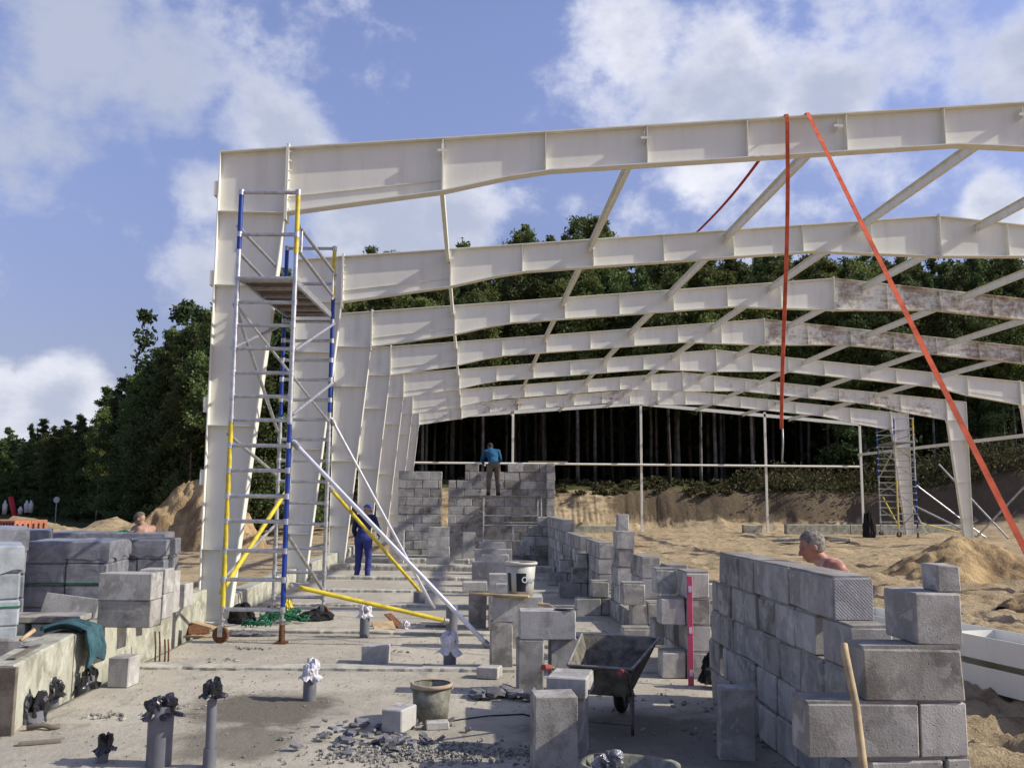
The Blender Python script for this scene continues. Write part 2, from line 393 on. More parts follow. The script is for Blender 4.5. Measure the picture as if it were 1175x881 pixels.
# ------------------------------------------------------------------ ground
def bank_line(x):      # Y of the foot of the cut bank
    return 62 + 2.0*np.sin(x*.11+1) - .0*x + np.where(x > 26, -(x-26)*.55, 0) + np.where(x < -6, (-x-6)*1.2, 0)
def terrain(x, y, detail=True):
    z = -.26 + .10*(fbm(x*.25, y*.25, 3, 3)-.5)
    far = sstep(y, 14, 30); z = z + far*.10
    rough = sstep(x, 2.9, 4.2)*sstep(60-y, 0, 6) + sstep(-x, 6, 9)*sstep(y, 20, 26)*sstep(70-y, 0, 10)
    rough = np.clip(rough, 0, 1)
    z = z + rough*(.36*(fbm(x*.45+9, y*.45, 4, 11)-.5) + .26*(fbm(x*1.7, y*1.7, 4, 21)-.5))
    if detail:
        z = z + np.clip(rough+.25, 0, 1)*(sstep(40-y, 0, 20)*.20*(fbm(x*4.2, y*4.2, 4, 31)-.5)+sstep(22-y, 0, 8)*.07*(np.abs(fbm(x*9, y*9, 3, 37)-.5)*2-.3))
    bl = bank_line(x); amp = sstep(x, -22, -6)
    n1 = fbm(x*.35, y*.1, 4, 5)
    teeth = .15*np.abs(np.sin(x*8.5+3*fbm(x*.8, y*.9, 3, 8)))+.9*fbm(x*.9, y*1.6, 4, 18)*(1-sstep(x, 9, 12))
    s = sstep(y-bl+1.6*(n1-.5)+teeth*.9, 0, 1.5); s2 = sstep(y-bl, 1.5, 7)
    z = z + amp*np.exp(-((y-bl+1.0)/1.1)**2)*1.5*np.clip(fbm(x*.45, y*.45, 4, 61)-.42, 0, 1)*2 + amp*sstep(y, 57, 60)*.12*(fbm(x*2.5, y*2.5, 3, 63)-.5)
    z = z + amp*((1.15*s+1.25*sstep(y-bl+1.3*(fbm(x*.5, y*.2, 4, 71)-.5), .9, 2.0))*(.85+.3*n1) + s2*(.9+.5*(fbm(x*.2, y*.2, 3, 6)-.5)))
    z = z + sstep(x, 26, 40)*sstep(y, 34, 52)*(1.6+1.2*(fbm(x*.3, y*.3, 3, 16)))
    inside = (x > -3.9) & (x < 2.75) & (y > 3.0) & (y < 31.5)
    z = np.where(inside, -.35, z)
    # low berm of turned soil at the far left
    bm_ = np.exp(-((y-41-.1*(x+14))/3.0)**2)*sstep(-x, 8, 12)*sstep(60+x, 0, 20)
    z = z + bm_*(.70+1.1*(fbm(x*.9, y*.9, 4, 44)-.5)+.5*(fbm(x*3, y*3, 3, 45)-.5))
    return z
def warp(n, lo, hi, c, k):
    u = np.linspace(0, 1, n); a = np.arcsinh((lo-c)/k); b = np.arcsinh((hi-c)/k); return c+k*np.sinh(a+(b-a)*u)
gx = warp(820, -900, 900, 5.0, 3.8); gy = warp(860, -60, 1500, 8.0, 5.5)
GX, GY = np.meshgrid(gx, gy); GZ = terrain(GX, GY)
grass = np.clip(sstep(GY-bank_line(GX), 2.6, 4.5)+ sstep(GY, 47, 53)*(1-sstep(GX, -17, -10)), 0, 1)
grass = np.maximum(grass, sstep(GX, 30, 40)*sstep(GY, 36, 44)*.8)
def ground_mat():
    mt, t, b = newmat('sandy_ground'); c = t.add('ShaderNodeTexCoord'); v = c.outputs['Object']
    n = t.noise(v, .35, 6, .6); n2 = t.noise(v, 2.6, 6, .65); n3 = t.noise(v, 22, 5, .7)
    a = t.add('ShaderNodeAttribute'); a.attribute_name = 'grass'
    sand = t.mix(t.ramp(n, .35, .65), (.56, .44, .265), (.45, .34, .195))
    sand = t.mix(t.ramp(n2, .50, .66, 0, .75), sand, (.24, .165, .09)); sand = t.mix(t.ramp(n3, .5, .75, 0, .5), sand, (.64, .54, .36))
    # darker topsoil streaks in the cut face
    sp = t.add('ShaderNodeSeparateXYZ'); t.link(v, sp.inputs[0])
    sm = t.add('ShaderNodeMapping'); sm.inputs['Scale'].default_value = (.5, .5, 2.6); t.link(v, sm.inputs['Vector'])
    band = t.math('MULTIPLY', t.ramp(sp.outputs['Z'], .3, 1.3), t.ramp(t.noise(sm.outputs[0], 1.2, 5, .65), .42, .6))
    sand = t.mix(t.math('MULTIPLY', band, .75), sand, (.13, .095, .06))
    gr = t.mix(t.ramp(n2, .4, .65), (.065, .085, .025), (.14, .125, .05))
    gm = t.ramp(t.math('ADD', a.outputs['Fac'], t.math('MULTIPLY', t.math('SUBTRACT', n2, .5), .9)), .35, .65)
    so_ = t.add('ShaderNodeAttribute'); so_.attribute_name = 'soil'; sg = t.ramp(t.math('ADD', so_.outputs['Fac'], t.math('MULTIPLY', t.math('SUBTRACT', n2, .5), 1.0)), .3, .75)
    sand = t.mix(sg, sand, t.mix(t.ramp(n3, .4, .7), (.13, .10, .065), (.24, .185, .115)))
    t.link(t.mix(gm, sand, gr), b.inputs['Base Color']); b.inputs['Roughness'].default_value = .97; b.inputs['Specular IOR Level'].default_value = .1
    bump(t, b, t.math('ADD', t.math('MULTIPLY', n2, 2.0), n3), 1.0, .09); return mt
M['ground'] = ground_mat()
tag(grid_mesh('ground', GX, GY, GZ, M['ground'], {'grass': grass, 'soil': np.clip(1.3*sstep(GX, 8.5, 12)*sstep(GY-bank_line(GX), -2.2, -.4)*sstep(GZ, .15, .7)+sstep(GX, 27, 36)*sstep(GY, 30, 45)*.6, 0, 1)}), kind='structure')

def heap(name, cx, cy, rx, ry, h, label, seed, zb=-.35, jag=.3, group=None):
    n = 90; u = np.linspace(-1.15, 1.15, n); U, V = np.meshgrid(u, u); d = np.sqrt(U*U+V*V)
    ang = np.arctan2(V, U); edge = 1+.18*np.sin(3*ang+seed)+.1*np.sin(5*ang+2*seed)
    H = np.clip(1-d/edge, 0, 1)**.85
    nz = fbm(U*2.5+seed, V*2.5, 4, seed); n2 = fbm(U*9, V*9, 4, seed+3)
    Z = H*h*(1+jag*(nz-.5)*2)+ (n2-.5)*.20*h*sstep(H, .02, .2) - .25*(1-sstep(H, 0, .08))
    X = cx+U*rx; Y = cy+V*ry
    o = grid_mesh(name, X-cx, Y-cy, Z, M['heap']); o.location = (cx, cy, zb)
    return tag(o, label, 'sand pile', group)
def heap_mat():
    mt, t, b = newmat('heaped_sand'); c = t.add('ShaderNodeTexCoord'); v = c.outputs['Object']
    n = t.noise(v, 1.1, 6, .6); n3 = t.noise(v, 12, 5, .7)
    cc = t.mix(t.ramp(n, .38, .65), (.54, .39, .20), (.27, .185, .10)); cc = t.mix(t.ramp(n3, .5, .8, 0, .4), cc, (.55, .43, .27))
    t.link(cc, b.inputs['Base Color']); b.inputs['Roughness'].default_value = .97; b.inputs['Specular IOR Level'].default_value = .1
    bump(t, b, t.math('ADD', t.math('MULTIPLY', n, 2.5), n3), 1.0, .10); return mt
M['heap'] = heap_mat()
heap('sand_pile', -10.5, 37.5, 2.8, 3.0, 3.1, 'tall ochre sand pile behind the left steel columns', 4, jag=.2)
heap('sand_pile', 13.3, 24.8, 2.5, 2.2, 1.30, 'brown sand pile in front of the far right steel columns', 9, jag=.15)
heap('sand_pile', 12.7, 18.2, 1.9, 1.8, .95, 'dark sand pile cut off by the right picture edge', 5, jag=.2)
heap('sand_pile', 4.5, 16.5, 1.0, .8, .42, 'small sand pile seen between the doorway pillar and the near block wall', 12, jag=.3)

# ------------------------------------------------------------------ concrete floor and its cross strips
def slab_mat():
    mt, t, b = newmat('dusty_floor_concrete'); c = t.add('ShaderNodeTexCoord'); v = c.outputs['Object']
    n = t.noise(v, .5, 6, .6, .5); n2 = t.noise(v, 2.8, 6, .65, .3); n3 = t.noise(v, 30, 5, .7); n4 = t.noise(v, 9, 4, .6)
    cc = t.mix(t.ramp(n, .38, .62), (.46, .42, .325), (.37, .335, .26)); cc = t.mix(t.ramp(n2, .48, .7, 0, .6), cc, (.28, .262, .21))
    cc = t.mix(t.ramp(n3, .5, .8, 0, .3), cc, (.54, .51, .42)); cc = t.mix(t.ramp(n4, .62, .72, 0, .6), cc, (.12, .11, .09))
    vo = t.add('ShaderNodeTexVoronoi'); vo.inputs['Scale'].default_value = 3.3; t.link(v, vo.inputs['Vector'])
    spl = t.math('MULTIPLY', t.ramp(t.math('ADD', vo.outputs['Distance'], t.math('MULTIPLY', n3, .22)), .17, .23, 1, 0), t.ramp(n2, .45, .55))
    cc = t.mix(t.math('MULTIPLY', spl, .55), cc, (.56, .54, .47))
    fm = t.add('ShaderNodeMapping'); fm.inputs['Scale'].default_value = (1.0, .35, 1); fm.inputs['Rotation'].default_value = (0, 0, .25); t.link(v, fm.inputs['Vector'])
    cc = t.mix(t.ramp(t.noise(fm.outputs[0], 5.5, 6, .7, .8), .56, .68, 0, .55), cc, (.20, .185, .15))
    # a damp patch at left, and darker areas towards the near wall
    for (px, py, r, k) in ((300, 812, .75, .95), (275, 850, .6, .8), (770, 850, 1.1, .75), (690, 830, .8, .5), (560, 850, .6, .3)):
        p = G(px, py); vd = t.add('ShaderNodeVectorMath', operation='DISTANCE'); t.link(v, vd.inputs[0]); vd.inputs[1].default_value = p
        mk = t.ramp(t.math('ADD', vd.outputs['Value'], t.math('MULTIPLY', t.math('SUBTRACT', n2, .5), r*1.6)), r*.55, r*1.1, k, 0)
        cc = t.mix(mk, cc, (.135, .12, .09))
    t.link(cc, b.inputs['Base Color']); b.inputs['Roughness'].default_value = .93; b.inputs['Specular IOR Level'].default_value = .2
    bump(t, b, t.math('ADD', t.math('MULTIPLY', n2, 2.2), t.math('ADD', n3, n4)), .7, .012); return mt
M['slab'] = slab_mat()
nx, ny = 120, 420
sx = np.linspace(-3.5, 2.52, nx); sy = np.linspace(4.2, 30.8, ny); SX, SY = np.meshgrid(sx, sy)
SZ = .018*(fbm(SX*.9, SY*.9, 4, 2)-.5)+.006*(fbm(SX*6, SY*6, 2, 9)-.5)
SZ[:, 0] = -.5; SZ[:, -1] = -.5; SZ[0, :] = -.5; SZ[-1, :] = -.5
SX2 = SX.copy()
tag(grid_mesh('concrete_floor', SX2, SY, SZ, M['slab']), kind='structure')
def ragged_strip(name, x0, x1, y0l, y0r, dpt, h, seed, back=True):
    n = int((x1-x0)/.04); xs = np.linspace(x0, x1, n); f = (xs-x0)/(x1-x0); yf = y0l+(y0r-y0l)*f
    jag = .05*(fbm(xs*3.1, xs*0+seed, 4, seed)-.5)+.03*(fbm(xs*14, xs*0+seed, 3, seed+2)-.5)
    top = h+.012*(fbm(xs*2, xs*0+seed, 3, seed+5)-.5)
    rows = [(yf+jag-.012, np.full(n, -.06)), (yf+jag, np.full(n, .0)), (yf+jag*1.4+.008*0, top*.75), (yf+jag+.018, top), (yf+dpt*.5, top), (yf+dpt-.01+jag*.4, top), (yf+dpt+jag*.4, np.full(n, -.05))]
    X = np.array([xs]*len(rows)); Y = np.array([r[0] for r in rows]); Z = np.array([r[1] for r in rows])
    return tag(grid_mesh(name, X, Y, Z, M['slabstrip'], smooth=False), kind='structure')
M['slabstrip'] = concrete('strip_concrete', (.50, .475, .39), (.26, .245, .20), .3, .6)
for i, (yl, yr, d, h) in enumerate(((9.95, 9.7, .22, .035), (12.7, 12.1, .2, .04), (15.7, 15.3, .2, .045), (18.1, 17.8, .22, .05), (20.9, 20.5, .3, .07), (23.6, 23.1, .45, .13), (26.3, 26.1, .4, .13), (28.1, 28.0, .3, .1))):
    ragged_strip('foundation_strip', -3.45, 2.15, yl, yr, d, h, 3+i*7)
ragged_strip('foundation_strip', -3.45, .45, 5.1, 5.1, .93, .03, 77)

# left foundation wall
def rough_wall(name, x0, x1, y0, y1, z0, z1, label, seed, shear=0.0):
    """cast wall with slightly wavy faces and a rough top edge"""
    n = int((y1-y0)/.06); ys = np.linspace(y0, y1, n); zt = z1+.02*(fbm(ys*1.3, ys*0, 4, seed)-.5)
    rows = []
    for k, (xx, zz) in enumerate(((x1, z0), (x1, z0+.15), (x1, z0+.6*(z1-z0)), (x1, None), (x1-.015, 'top'), ((x0+x1)/2, 'top'), (x0+.015, 'top'), (x0, None), (x0, z0))):
        wv = .012*(fbm(ys*2.1, ys*0+k, 3, seed+k)-.5)
        z = np.full(n, zz) if isinstance(zz, float) else (zt-.015 if zz is None else zt+.006*(fbm(ys*5, ys*0+k, 3, seed+k)-.5))
        rows.append((xx+wv, z))
    X = np.array([r[0] for r in rows])-shear*(ys-y0)[None, :]; Z = np.array([r[1] for r in rows]); Y = np.array([ys]*len(rows))
    o = grid_mesh(name, X, Y, Z, M['wallconc'], smooth=False)
    mb = bmesh.new(); mb.from_mesh(o.data); mb.verts.ensure_lookup_table()
    nr = len(rows)
    mb.faces.new([mb.verts[r*n] for r in range(nr)]); mb.faces.new([mb.verts[r*n+n-1] for r in reversed(range(nr))])
    bmesh.ops.recalc_face_normals(mb, faces=mb.faces); mb.to_mesh(o.data); mb.free()
    return tag(o, label, 'wall')
rough_wall('foundation_wall', -3.64, -3.38, 7.3, 8.95, -.35, .50, 'low pale concrete foundation wall with a teal cloth over its far end', 3, .15)
rough_wall('foundation_wall', -3.90, -3.62, 8.96, 13.3, -.35, .49, 'low concrete foundation wall carrying stacked blocks, running to the front steel column', 8)
rough_wall('foundation_wall', -3.84, -3.56, 14.1, 30.5, -.35, .30, 'long low concrete foundation wall between the left steel columns', 5)
o = MB(); o.box(-3.66, -3.35, 7.255, 7.297, -.3, .49, bev=.004); tag(o.build('formwork_board', M['wood_dark'], origin=(-3.5, 7.27, 0)), 'dark formwork board closing the near end of the left foundation wall', 'board')

# ------------------------------------------------------------------ steel portal frames
FY = [13.633, 19.828, 25.890, 32.239, 38.774, 45.027, 51.167]; FDZ = [.0575, .033, .0625, .1095, .058, -.056, -.096]
XO, XK, ZK, XA, ZA = -3.79, -2.795, 6.949, 10.522, 8.164
FW = .21
def top_z(x):     # roof line
    t = (x-XO)/(XA-XO); return (ZK-.075) + (ZA-(ZK-.075))*t
def depth(x):
    pts = [(XK, 1.0), (-.46, .83), (.55, .67), (1.2, .61), (7.6, .61), (XA, .93)]
    for (a, da), (b, db) in zip(pts, pts[1:]):
        if x <= b: return da+(db-da)*(x-a)/(b-a)
    return .93
stX = [-.46+1.5686*k for k in range(7)]
def mirror(mb):
    mb.v = [(2*XA-x, y, z) for x, y, z in mb.v]; return mb
def strip(mb, p, q, th, y0, y1):
    """flat plate from p to q (xz), thickness th measured upward/outward"""
    d = Vector((q[0]-p[0], q[1]-p[1])).normalized(); nrm = Vector((-d.y, d.x))*th
    mb.prism([(p[0], p[1]), (q[0], q[1]), (q[0]+nrm.x, q[1]+nrm.y), (p[0]+nrm.x, p[1]+nrm.y)], y0, y1)
def bolts(mb, x, zs, y, side):
    for z in zs:
        for yy in (-.075, .075): mb.tube((x, y+yy, z), (x+side*.035, y+yy, z), .016, n=6, smooth=False)
def portal(i, matL, matR, matC):
    Y = FY[i]; dz = FDZ[i]; e = empty('portal_frame', (XA, Y, 0))
    for side in (0, 1):
        fix = (lambda m: mirror(m)) if side else (lambda m: m)
        mt = matR if side else matL
        # column
        c = MB(); zt = lambda x: top_z(x)+dz
        zin = ZK-1.0+dz
        c.prism([(XO, .02), (XO+.40, .02), (XK-.02, zin-.02), (XK-.02, zt(XK)-.02), (XO, zt(XO)-.02)], Y-.006, Y+.006)
        fl = MB(); fl.box(XO-.016, XO-.001, Y-FW/2, Y+FW/2, .02, zt(XO)-.01)
        strip(fl, (XO+.40, .02), (XK-.02, zin-.035), -.016, Y-FW/2, Y+FW/2)
        strip(fl, (XO-.016, zt(XO-.016)-.018), (XK-.028, zt(XK-.028)-.018), .018, Y-FW/2, Y+FW/2)
        st = c
        for zz in (1.03, 2.80, 4.88):
            xi = XO+.40+(XK-XO-.42)*(zz-.02)/(zin)
            st.box(XO+.003, xi-.022, Y-FW/2+.01, Y-.009, zz-.006, zz+.006); st.box(XO+.003, xi-.022, Y+.009, Y+FW/2-.01, zz-.006, zz+.006)
        st.box(XO+.003, XK-.026, Y-FW/2+.006, Y-.009, zin-.012, zin); st.box(XO+.003, XK-.026, Y+.009, Y+FW/2-.006, zin-.012, zin)
        col_o = fix(c).build('column', matC, e); fix(fl).build('flange', matC, col_o)
        bp = MB(); bp.box(XO-.06, XO+.46, Y-.17, Y+.17, 0.0, .02); fix(bp).build('base_plate', matC, col_o)
        if i < 3 and not side:
            for zz in (6.35, 4.98, 3.1, 2.05):
                cl = MB(); cl.box(XO-.075, XO-.018, Y-.10, Y-.092, zz-.11, zz+.11); cl.box(XO-.075, XO-.067, Y-.092, Y+.06, zz-.11, zz+.11)
                cl.build('girt_cleat', matC, col_o)
        # end plates at the knee
        ep = MB(); ep.box(XK-.02, XK-.001, Y-FW/2-.01, Y+FW/2+.01, zin-.12, zt(XK)+.05); ep.box(XK+.001, XK+.02, Y-FW/2-.01, Y+FW/2+.01, zin-.12, zt(XK)+.05)
        bolts(ep, XK+.02, [zin+.05+k*.15 for k in range(7)], Y, 1)
        fix(ep).build('end_plate', matC, e)
        # rafter
        xs = [XK+.02, -.46, .55, 1.2, 7.6, XA-.012]
        r = MB(); up = [(x, zt(x)-.018) for x in xs]; lo = [(x, zt(x)-depth(x)) for x in xs]
        r.prism(up+lo[::-1], Y-.006, Y+.006)
        f2 = MB()
        strip(f2, (xs[0], zt(xs[0])-.017), (xs[-1], zt(xs[-1])-.017), .018, Y-FW/2, Y+FW/2)
        for a, b in zip(xs, xs[1:]): strip(f2, (a, zt(a)-depth(a)-.017), (b, zt(b)-depth(b)-.017), .016, Y-FW/2, Y+FW/2)
        s3 = r
        hp = [(XK+.02, zt(XK)-.76), (-.47, zt(-.46)-.66)]; strip(r, hp[0], hp[1], .012, Y-.03, Y-.0061)
        for k, x in enumerate(stX):
            th = .012 if k == 0 else .006
            s3.box(x-th, x+th, Y-FW/2+.004, Y-.008, zt(x)-depth(x)+.004, zt(x)-.02); s3.box(x-th, x+th, Y+.008, Y+FW/2-.004, zt(x)-depth(x)+.004, zt(x)-.02)
        raf = fix(r).build('rafter', mt, e); fix(f2).build('flange', mt, raf)
    ap = MB(); zt0 = ZA+dz; ap.box(XA-.012, XA-.001, Y-FW/2-.01, Y+FW/2+.01, zt0-.97, zt0+.04); ap.box(XA+.001, XA+.012, Y-FW/2-.01, Y+FW/2+.01, zt0-.97, zt0+.04)
    bolts(ap, XA-.012, [zt0-.85+k*.16 for k in range(6)], Y, -1); ap.build('apex_plate', matL, e)
    return e
ford = ['nearest white steel portal frame, with orange straps hanging over its rafter', 'second white steel portal frame from the camera, clean rafter', 'third steel portal frame from the camera, right rafter brown with rust',
        'fourth steel portal frame from the camera, rust stains along both rafters', 'fifth white steel portal frame from the camera', 'sixth white steel portal frame from the camera, dusty rafters', 'farthest white steel portal frame, scaffold tower at its right column']
pm = [('steel0', 'steel0', 'steel0'), ('steel0', 'steel0', 'steel0'), ('steel0', 'steel2', 'steel1'), ('steel1', 'steel2', 'steel1'), ('steel0', 'steel0', 'steel1'), ('steel1', 'steel15', 'steel1'), ('steel15', 'steel1', 'steel1')]
for i in range(7):
    e = portal(i, M[pm[i][0]], M[pm[i][1]], M[pm[i][2]]); tag(e, ford[i], 'steel frame', 'portal frames of the hall')
# roof purlins
PX = [-.49, 2.62, 5.65, 8.62, 11.4, 14.3, 17.25, 20.2]
names = ['leftmost', 'second from left', 'third from left', 'fourth from left', 'fifth from left', 'sixth from left', 'seventh from left', 'rightmost']
YE = 57.5
for px, nm in zip(PX, names):
    xx = px if px <= XA else 2*XA-px
    mb = MB(); org = (px, FY[0], top_z(xx)-.3)
    ys = [FY[0]+.012]+[FY[k] for k in range(1, 7)]+[YE]
    zs = [top_z(xx)+d-.30 for d in FDZ]+[top_z(xx)-.45]
    for k in range(7):
        a = ys[k]+(.01 if k else 0); b = ys[k+1]-.01
        for q in range(1):
            za, zb = zs[k], zs[k+1]
            for (x0, x1, d0, d1) in ((px-.004, px+.004, 0, .2), (px-.07, px-.004, .0, .008), (px-.07, px-.004, .192, .2)):
                mb.add([(x0, a, za+d0), (x1, a, za+d0), (x1, a, za+d1), (x0, a, za+d1), (x0, b, zb+d0), (x1, b, zb+d0), (x1, b, zb+d1), (x0, b, zb+d1)],
                       [(0, 1, 2, 3), (7, 6, 5, 4), (0, 4, 5, 1), (1, 5, 6, 2), (2, 6, 7, 3), (3, 7, 4, 0)])
    cl = mb
    for k in range(7): cl.box(px+.006, px+.012, FY[k]-.13, FY[k]-.012, zs[k]+.02, zs[k]+.2); cl.box(px-.05, px+.09, FY[k]-.14, FY[k]-.131, zs[k]+.06, zs[k]+.10)
    o = mb.build('roof_purlin', M['steel1'], origin=org); tag(o, 'long pale steel roof purlin, %s of the eight between the frames' % nm, 'purlin', 'roof purlins')
# end gable line behind the last frame: posts, sheeting rail and slim rafters
for px, nm, zt_ in ((2.7, 'left', 7.35), (10.75, 'middle', 7.9), (18.65, 'right', 7.4), (24.75, 'corner', 6.75)):
    mb = MB(); mb.box(px-.07, px+.07, YE-.05, YE+.05, -.1, zt_, bev=.008); mb.box(px-.16, px+.16, YE-.14, YE+.14, -.12, -.1)
    tag(mb.build('gable_post', M['steel0'], origin=(px, YE, 0)), 'slim white %s post of the far gable in front of the dark wood' % nm, 'post', 'posts of the far gable')
mb = MB(); mb.tube((-3.7, YE-.1, 4.02), (24.6, YE-.1, 4.02), .065, n=4, smooth=False); tag(mb.build('sheeting_rail', M['steel0'], origin=(10, YE-.1, 4.02)), 'thin white horizontal rail across the far gable posts', 'rail')
mb = MB(); mb.box(24.76, 24.86, 39.2, 58, 4.72, 4.88); tag(mb.build('sheeting_rail', M['steel0'], origin=(24.8, 48, 4.8)), 'thin white side rail running back along the right hand columns', 'rail')
mb = MB(); strip(mb, (-3.7, 6.6), (10.6, 7.75), .2, YE-.05, YE+.05); strip(mb, (10.6, 7.75), (24.8, 6.6), .2, YE-.05, YE+.05); tag(mb.build('gable_rafter', M['steel0'], origin=(10, YE, 7)), 'slim white rafter of the far gable just below the last frame', 'rafter')

# straps over the front rafter
def ribbon(name, pts, wid, mat, label, wdir=(1, 0, 0), twist=0):
    mb = MB(); pts = [Vector(p) for p in pts]; N = len(pts); vs_ = []
    for i, p in enumerate(pts):
        d = (pts[min(i+1, N-1)]-pts[max(i-1, 0)]).normalized(); a = twist*i/N
        u = (Vector(wdir)-d*d.dot(Vector(wdir))).normalized(); v = d.cross(u); uu = u*math.cos(a)+v*math.sin(a); vv = -u*math.sin(a)+v*math.cos(a)
        for q, r2 in ((-1, -1), (1, -1), (1, 1), (-1, 1)): vs_.append(p+uu*wid/2*q+vv*.003*r2)
    fs = [(i*4+k, i*4+(k+1) % 4, i*4+4+(k+1) % 4, i*4+4+k) for i in range(N-1) for k in range(4)]+[(3, 2, 1, 0), (4*N-4, 4*N-3, 4*N-2, 4*N-1)]
    mb.add(vs_, fs); return tag(mb.build(name, mat, origin=pts[0]), label, 'strap', 'lifting and tie straps')
def lerp(a, b, t): return Vector(a)*(1-t)+Vector(b)*t
A1 = AY(903, 141, FY[0]-.13); A1.z = top_z(A1.x)+FDZ[0]+.02; B1 = AY(898, 492, FY[0]-.25)
pts = [Vector((A1.x, FY[0]+.14, A1.z-.4)), Vector((A1.x, FY[0]+.13, A1.z)), Vector((A1.x, FY[0]-.125, A1.z))]+[lerp(A1, B1, t)+Vector((.025*math.sin(t*5), -.02, 0)) for t in np.linspace(.03, 1, 24)]
ribbon('strap', pts, .060, M['orange'], 'orange strap hanging straight down from the front rafter', twist=1.0)
hk = MB(); hk.path([(B1.x, B1.y, B1.z), (B1.x, B1.y, B1.z-.2), (B1.x-.02, B1.y, B1.z-.5)], .012, 6); hk.build('hook', M['galv'], None, origin=tuple(B1))
hko = bpy.data.objects['hook']; st1 = [o for o in bpy.data.objects if o.name.startswith('strap')][0]; hko.parent = st1; hko.location = B1-st1.location
A2 = AY(927, 141, FY[0]-.13); A2.z = top_z(A2.x)+FDZ[0]+.02; B2 = AY(1175, 625, 8.6)
E2 = lerp(A2, B2, (A2.z+.15)/(A2.z-B2.z))
ribbon('strap', [Vector((A2.x, FY[0]+.13, A2.z))]+[lerp(A2, E2, t)+Vector((0, 0, -.05*math.sin(math.pi*t))) for t in np.linspace(0, 1, 20)], .062, M['orange'], 'long orange strap slanting down to the right from the front rafter', twist=.35)
B3 = AY(800, 265, FY[1]); B3.z = top_z(B3.x)+FDZ[1]+.02
A3 = Vector((A1.x+.1, FY[0]+.12, A1.z+.005)); ribbon('strap', [lerp(A3, B3, t)-Vector((0, 0, .12*math.sin(math.pi*t))) for t in np.linspace(0, 1, 12)], .06, M['redstrap'], 'thin dark red strap running back from the first to the second rafter')
mb = MB(); mb.tube((E2.x, E2.y, -.5), (E2.x-.02, E2.y+.03, .0), .02); tag(mb.build('ground_peg', M['rust'], origin=tuple(E2)), 'rusty peg holding the slanting orange strap', 'peg')

# ------------------------------------------------------------------ block walls
RH = .262; BL = .385; JT = .017
def wall_mesh(name, runs, label, mat='block', org=(0, 0, 0)):
    """runs: list of ('y', xleft, y0, y1, row) or ('x', yfront, x0, x1, row) block courses"""
    mb = MB(); mo = MB()
    for run in runs:
        ax, c, a, b, row = run[:5]; bl = run[5] if len(run) > 5 else BL; first = run[6] if len(run) > 6 else (bl*.5 if row % 2 else bl)
        z0 = row*RH; p = a; L = min(first, b-a); k = 0
        while p < b-.03:
            q = min(p+L, b)
            if b-q < .07: q = b
            g = JT*random.uniform(.5, 1.5) if q < b-.001 else 0
            off = random.uniform(-.007, .007); mb.ct = random.choice((-.2, -.1, -.04, 0, 0, .05, .1, .17))+random.uniform(-.03, .03); mi = 1 if random.random() < .22 else 0
            sz = RH-JT+random.uniform(-.002, .004)
            if ax == 'y': mb.obox((c+.12+off, (p+q-g)/2, z0+sz/2+.004), (.24, q-p-g, sz), None, mi, .007, .006)
            else: mb.obox(((p+q-g)/2, c+.12+off, z0+sz/2+.004), (q-p-g, .24, sz), None, mi, .007, .006)
            # squeezed mortar in the bed joint and head joint
            mo.ct = random.uniform(-.1, .1)
            if ax == 'y':
                mo.box(c+.012+off, c+.228+off, p+.004, q-.006, z0+sz+.002, z0+RH+.003)
                if g and random.random() < .8: mo.box(c+.02, c+.22, q-g-.001, q+.001, z0+.01, z0+sz-.02)
            else:
                mo.box(p+.004, q-.006, c+.014+off, c+.226+off, z0+sz+.002, z0+RH+.003)
                if g and random.random() < .8: mo.box(q-g-.001, q+.001, c+.02, c+.22, z0+.01, z0+sz-.02)
            p = q; L = bl; k += 1
    e = mb.build(name, [M['block'], M['block2']], origin=org); mo.build('mortar', M['mortar'], e)
    return tag(e, label, 'wall')
WX = 2.2
runs = []
for row, (y0, y1, first) in enumerate(((4.85, 8.5, .3), (4.85, 8.55, .4), (5.05, 8.42, .36), (5.35, 8.45, .2), (5.59, 8.16, .405))):
    if row == 3:
        runs += [('y', WX, 5.35, 5.78, 3, .43, .43), ('y', WX, 5.90, 7.05, 3, .385, .385), ('y', WX, 7.13, 8.42, 3, .385, .3)]
    elif row == 1:
        runs += [('y', WX, y0, 7.12, 1, .385, .3), ('y', WX, 7.2, 8.1, 1, .385, .385), ('y', WX, 8.2, 8.55, 1)]
    else: runs.append(('y', WX, y0, y1, row, .39, first))
# return wall towards the camera side (row 0..3)
for row, (x0, x1, bl, first) in enumerate(((1.95, 2.44, .385, .2), (1.96, 2.455, .385, .385), (1.66, 2.455, .48, .56), (1.95, 2.455, .51, .51))):
    runs.append(('x', 4.585, x0, x1, row, bl, first))
nearwall = wall_mesh('block_wall', runs, 'nearest grey concrete block wall, five courses high with a stepped corner, on the right', org=(2.3, 6, 0))
# ribbed head face of the top course end block
mb = MB(); mb.obox((2.32, 5.577, 4*RH+.128), (.236, .02, .244), None, 0, .003); mb.build('ribbed_face', M['block_rib'], nearwall)
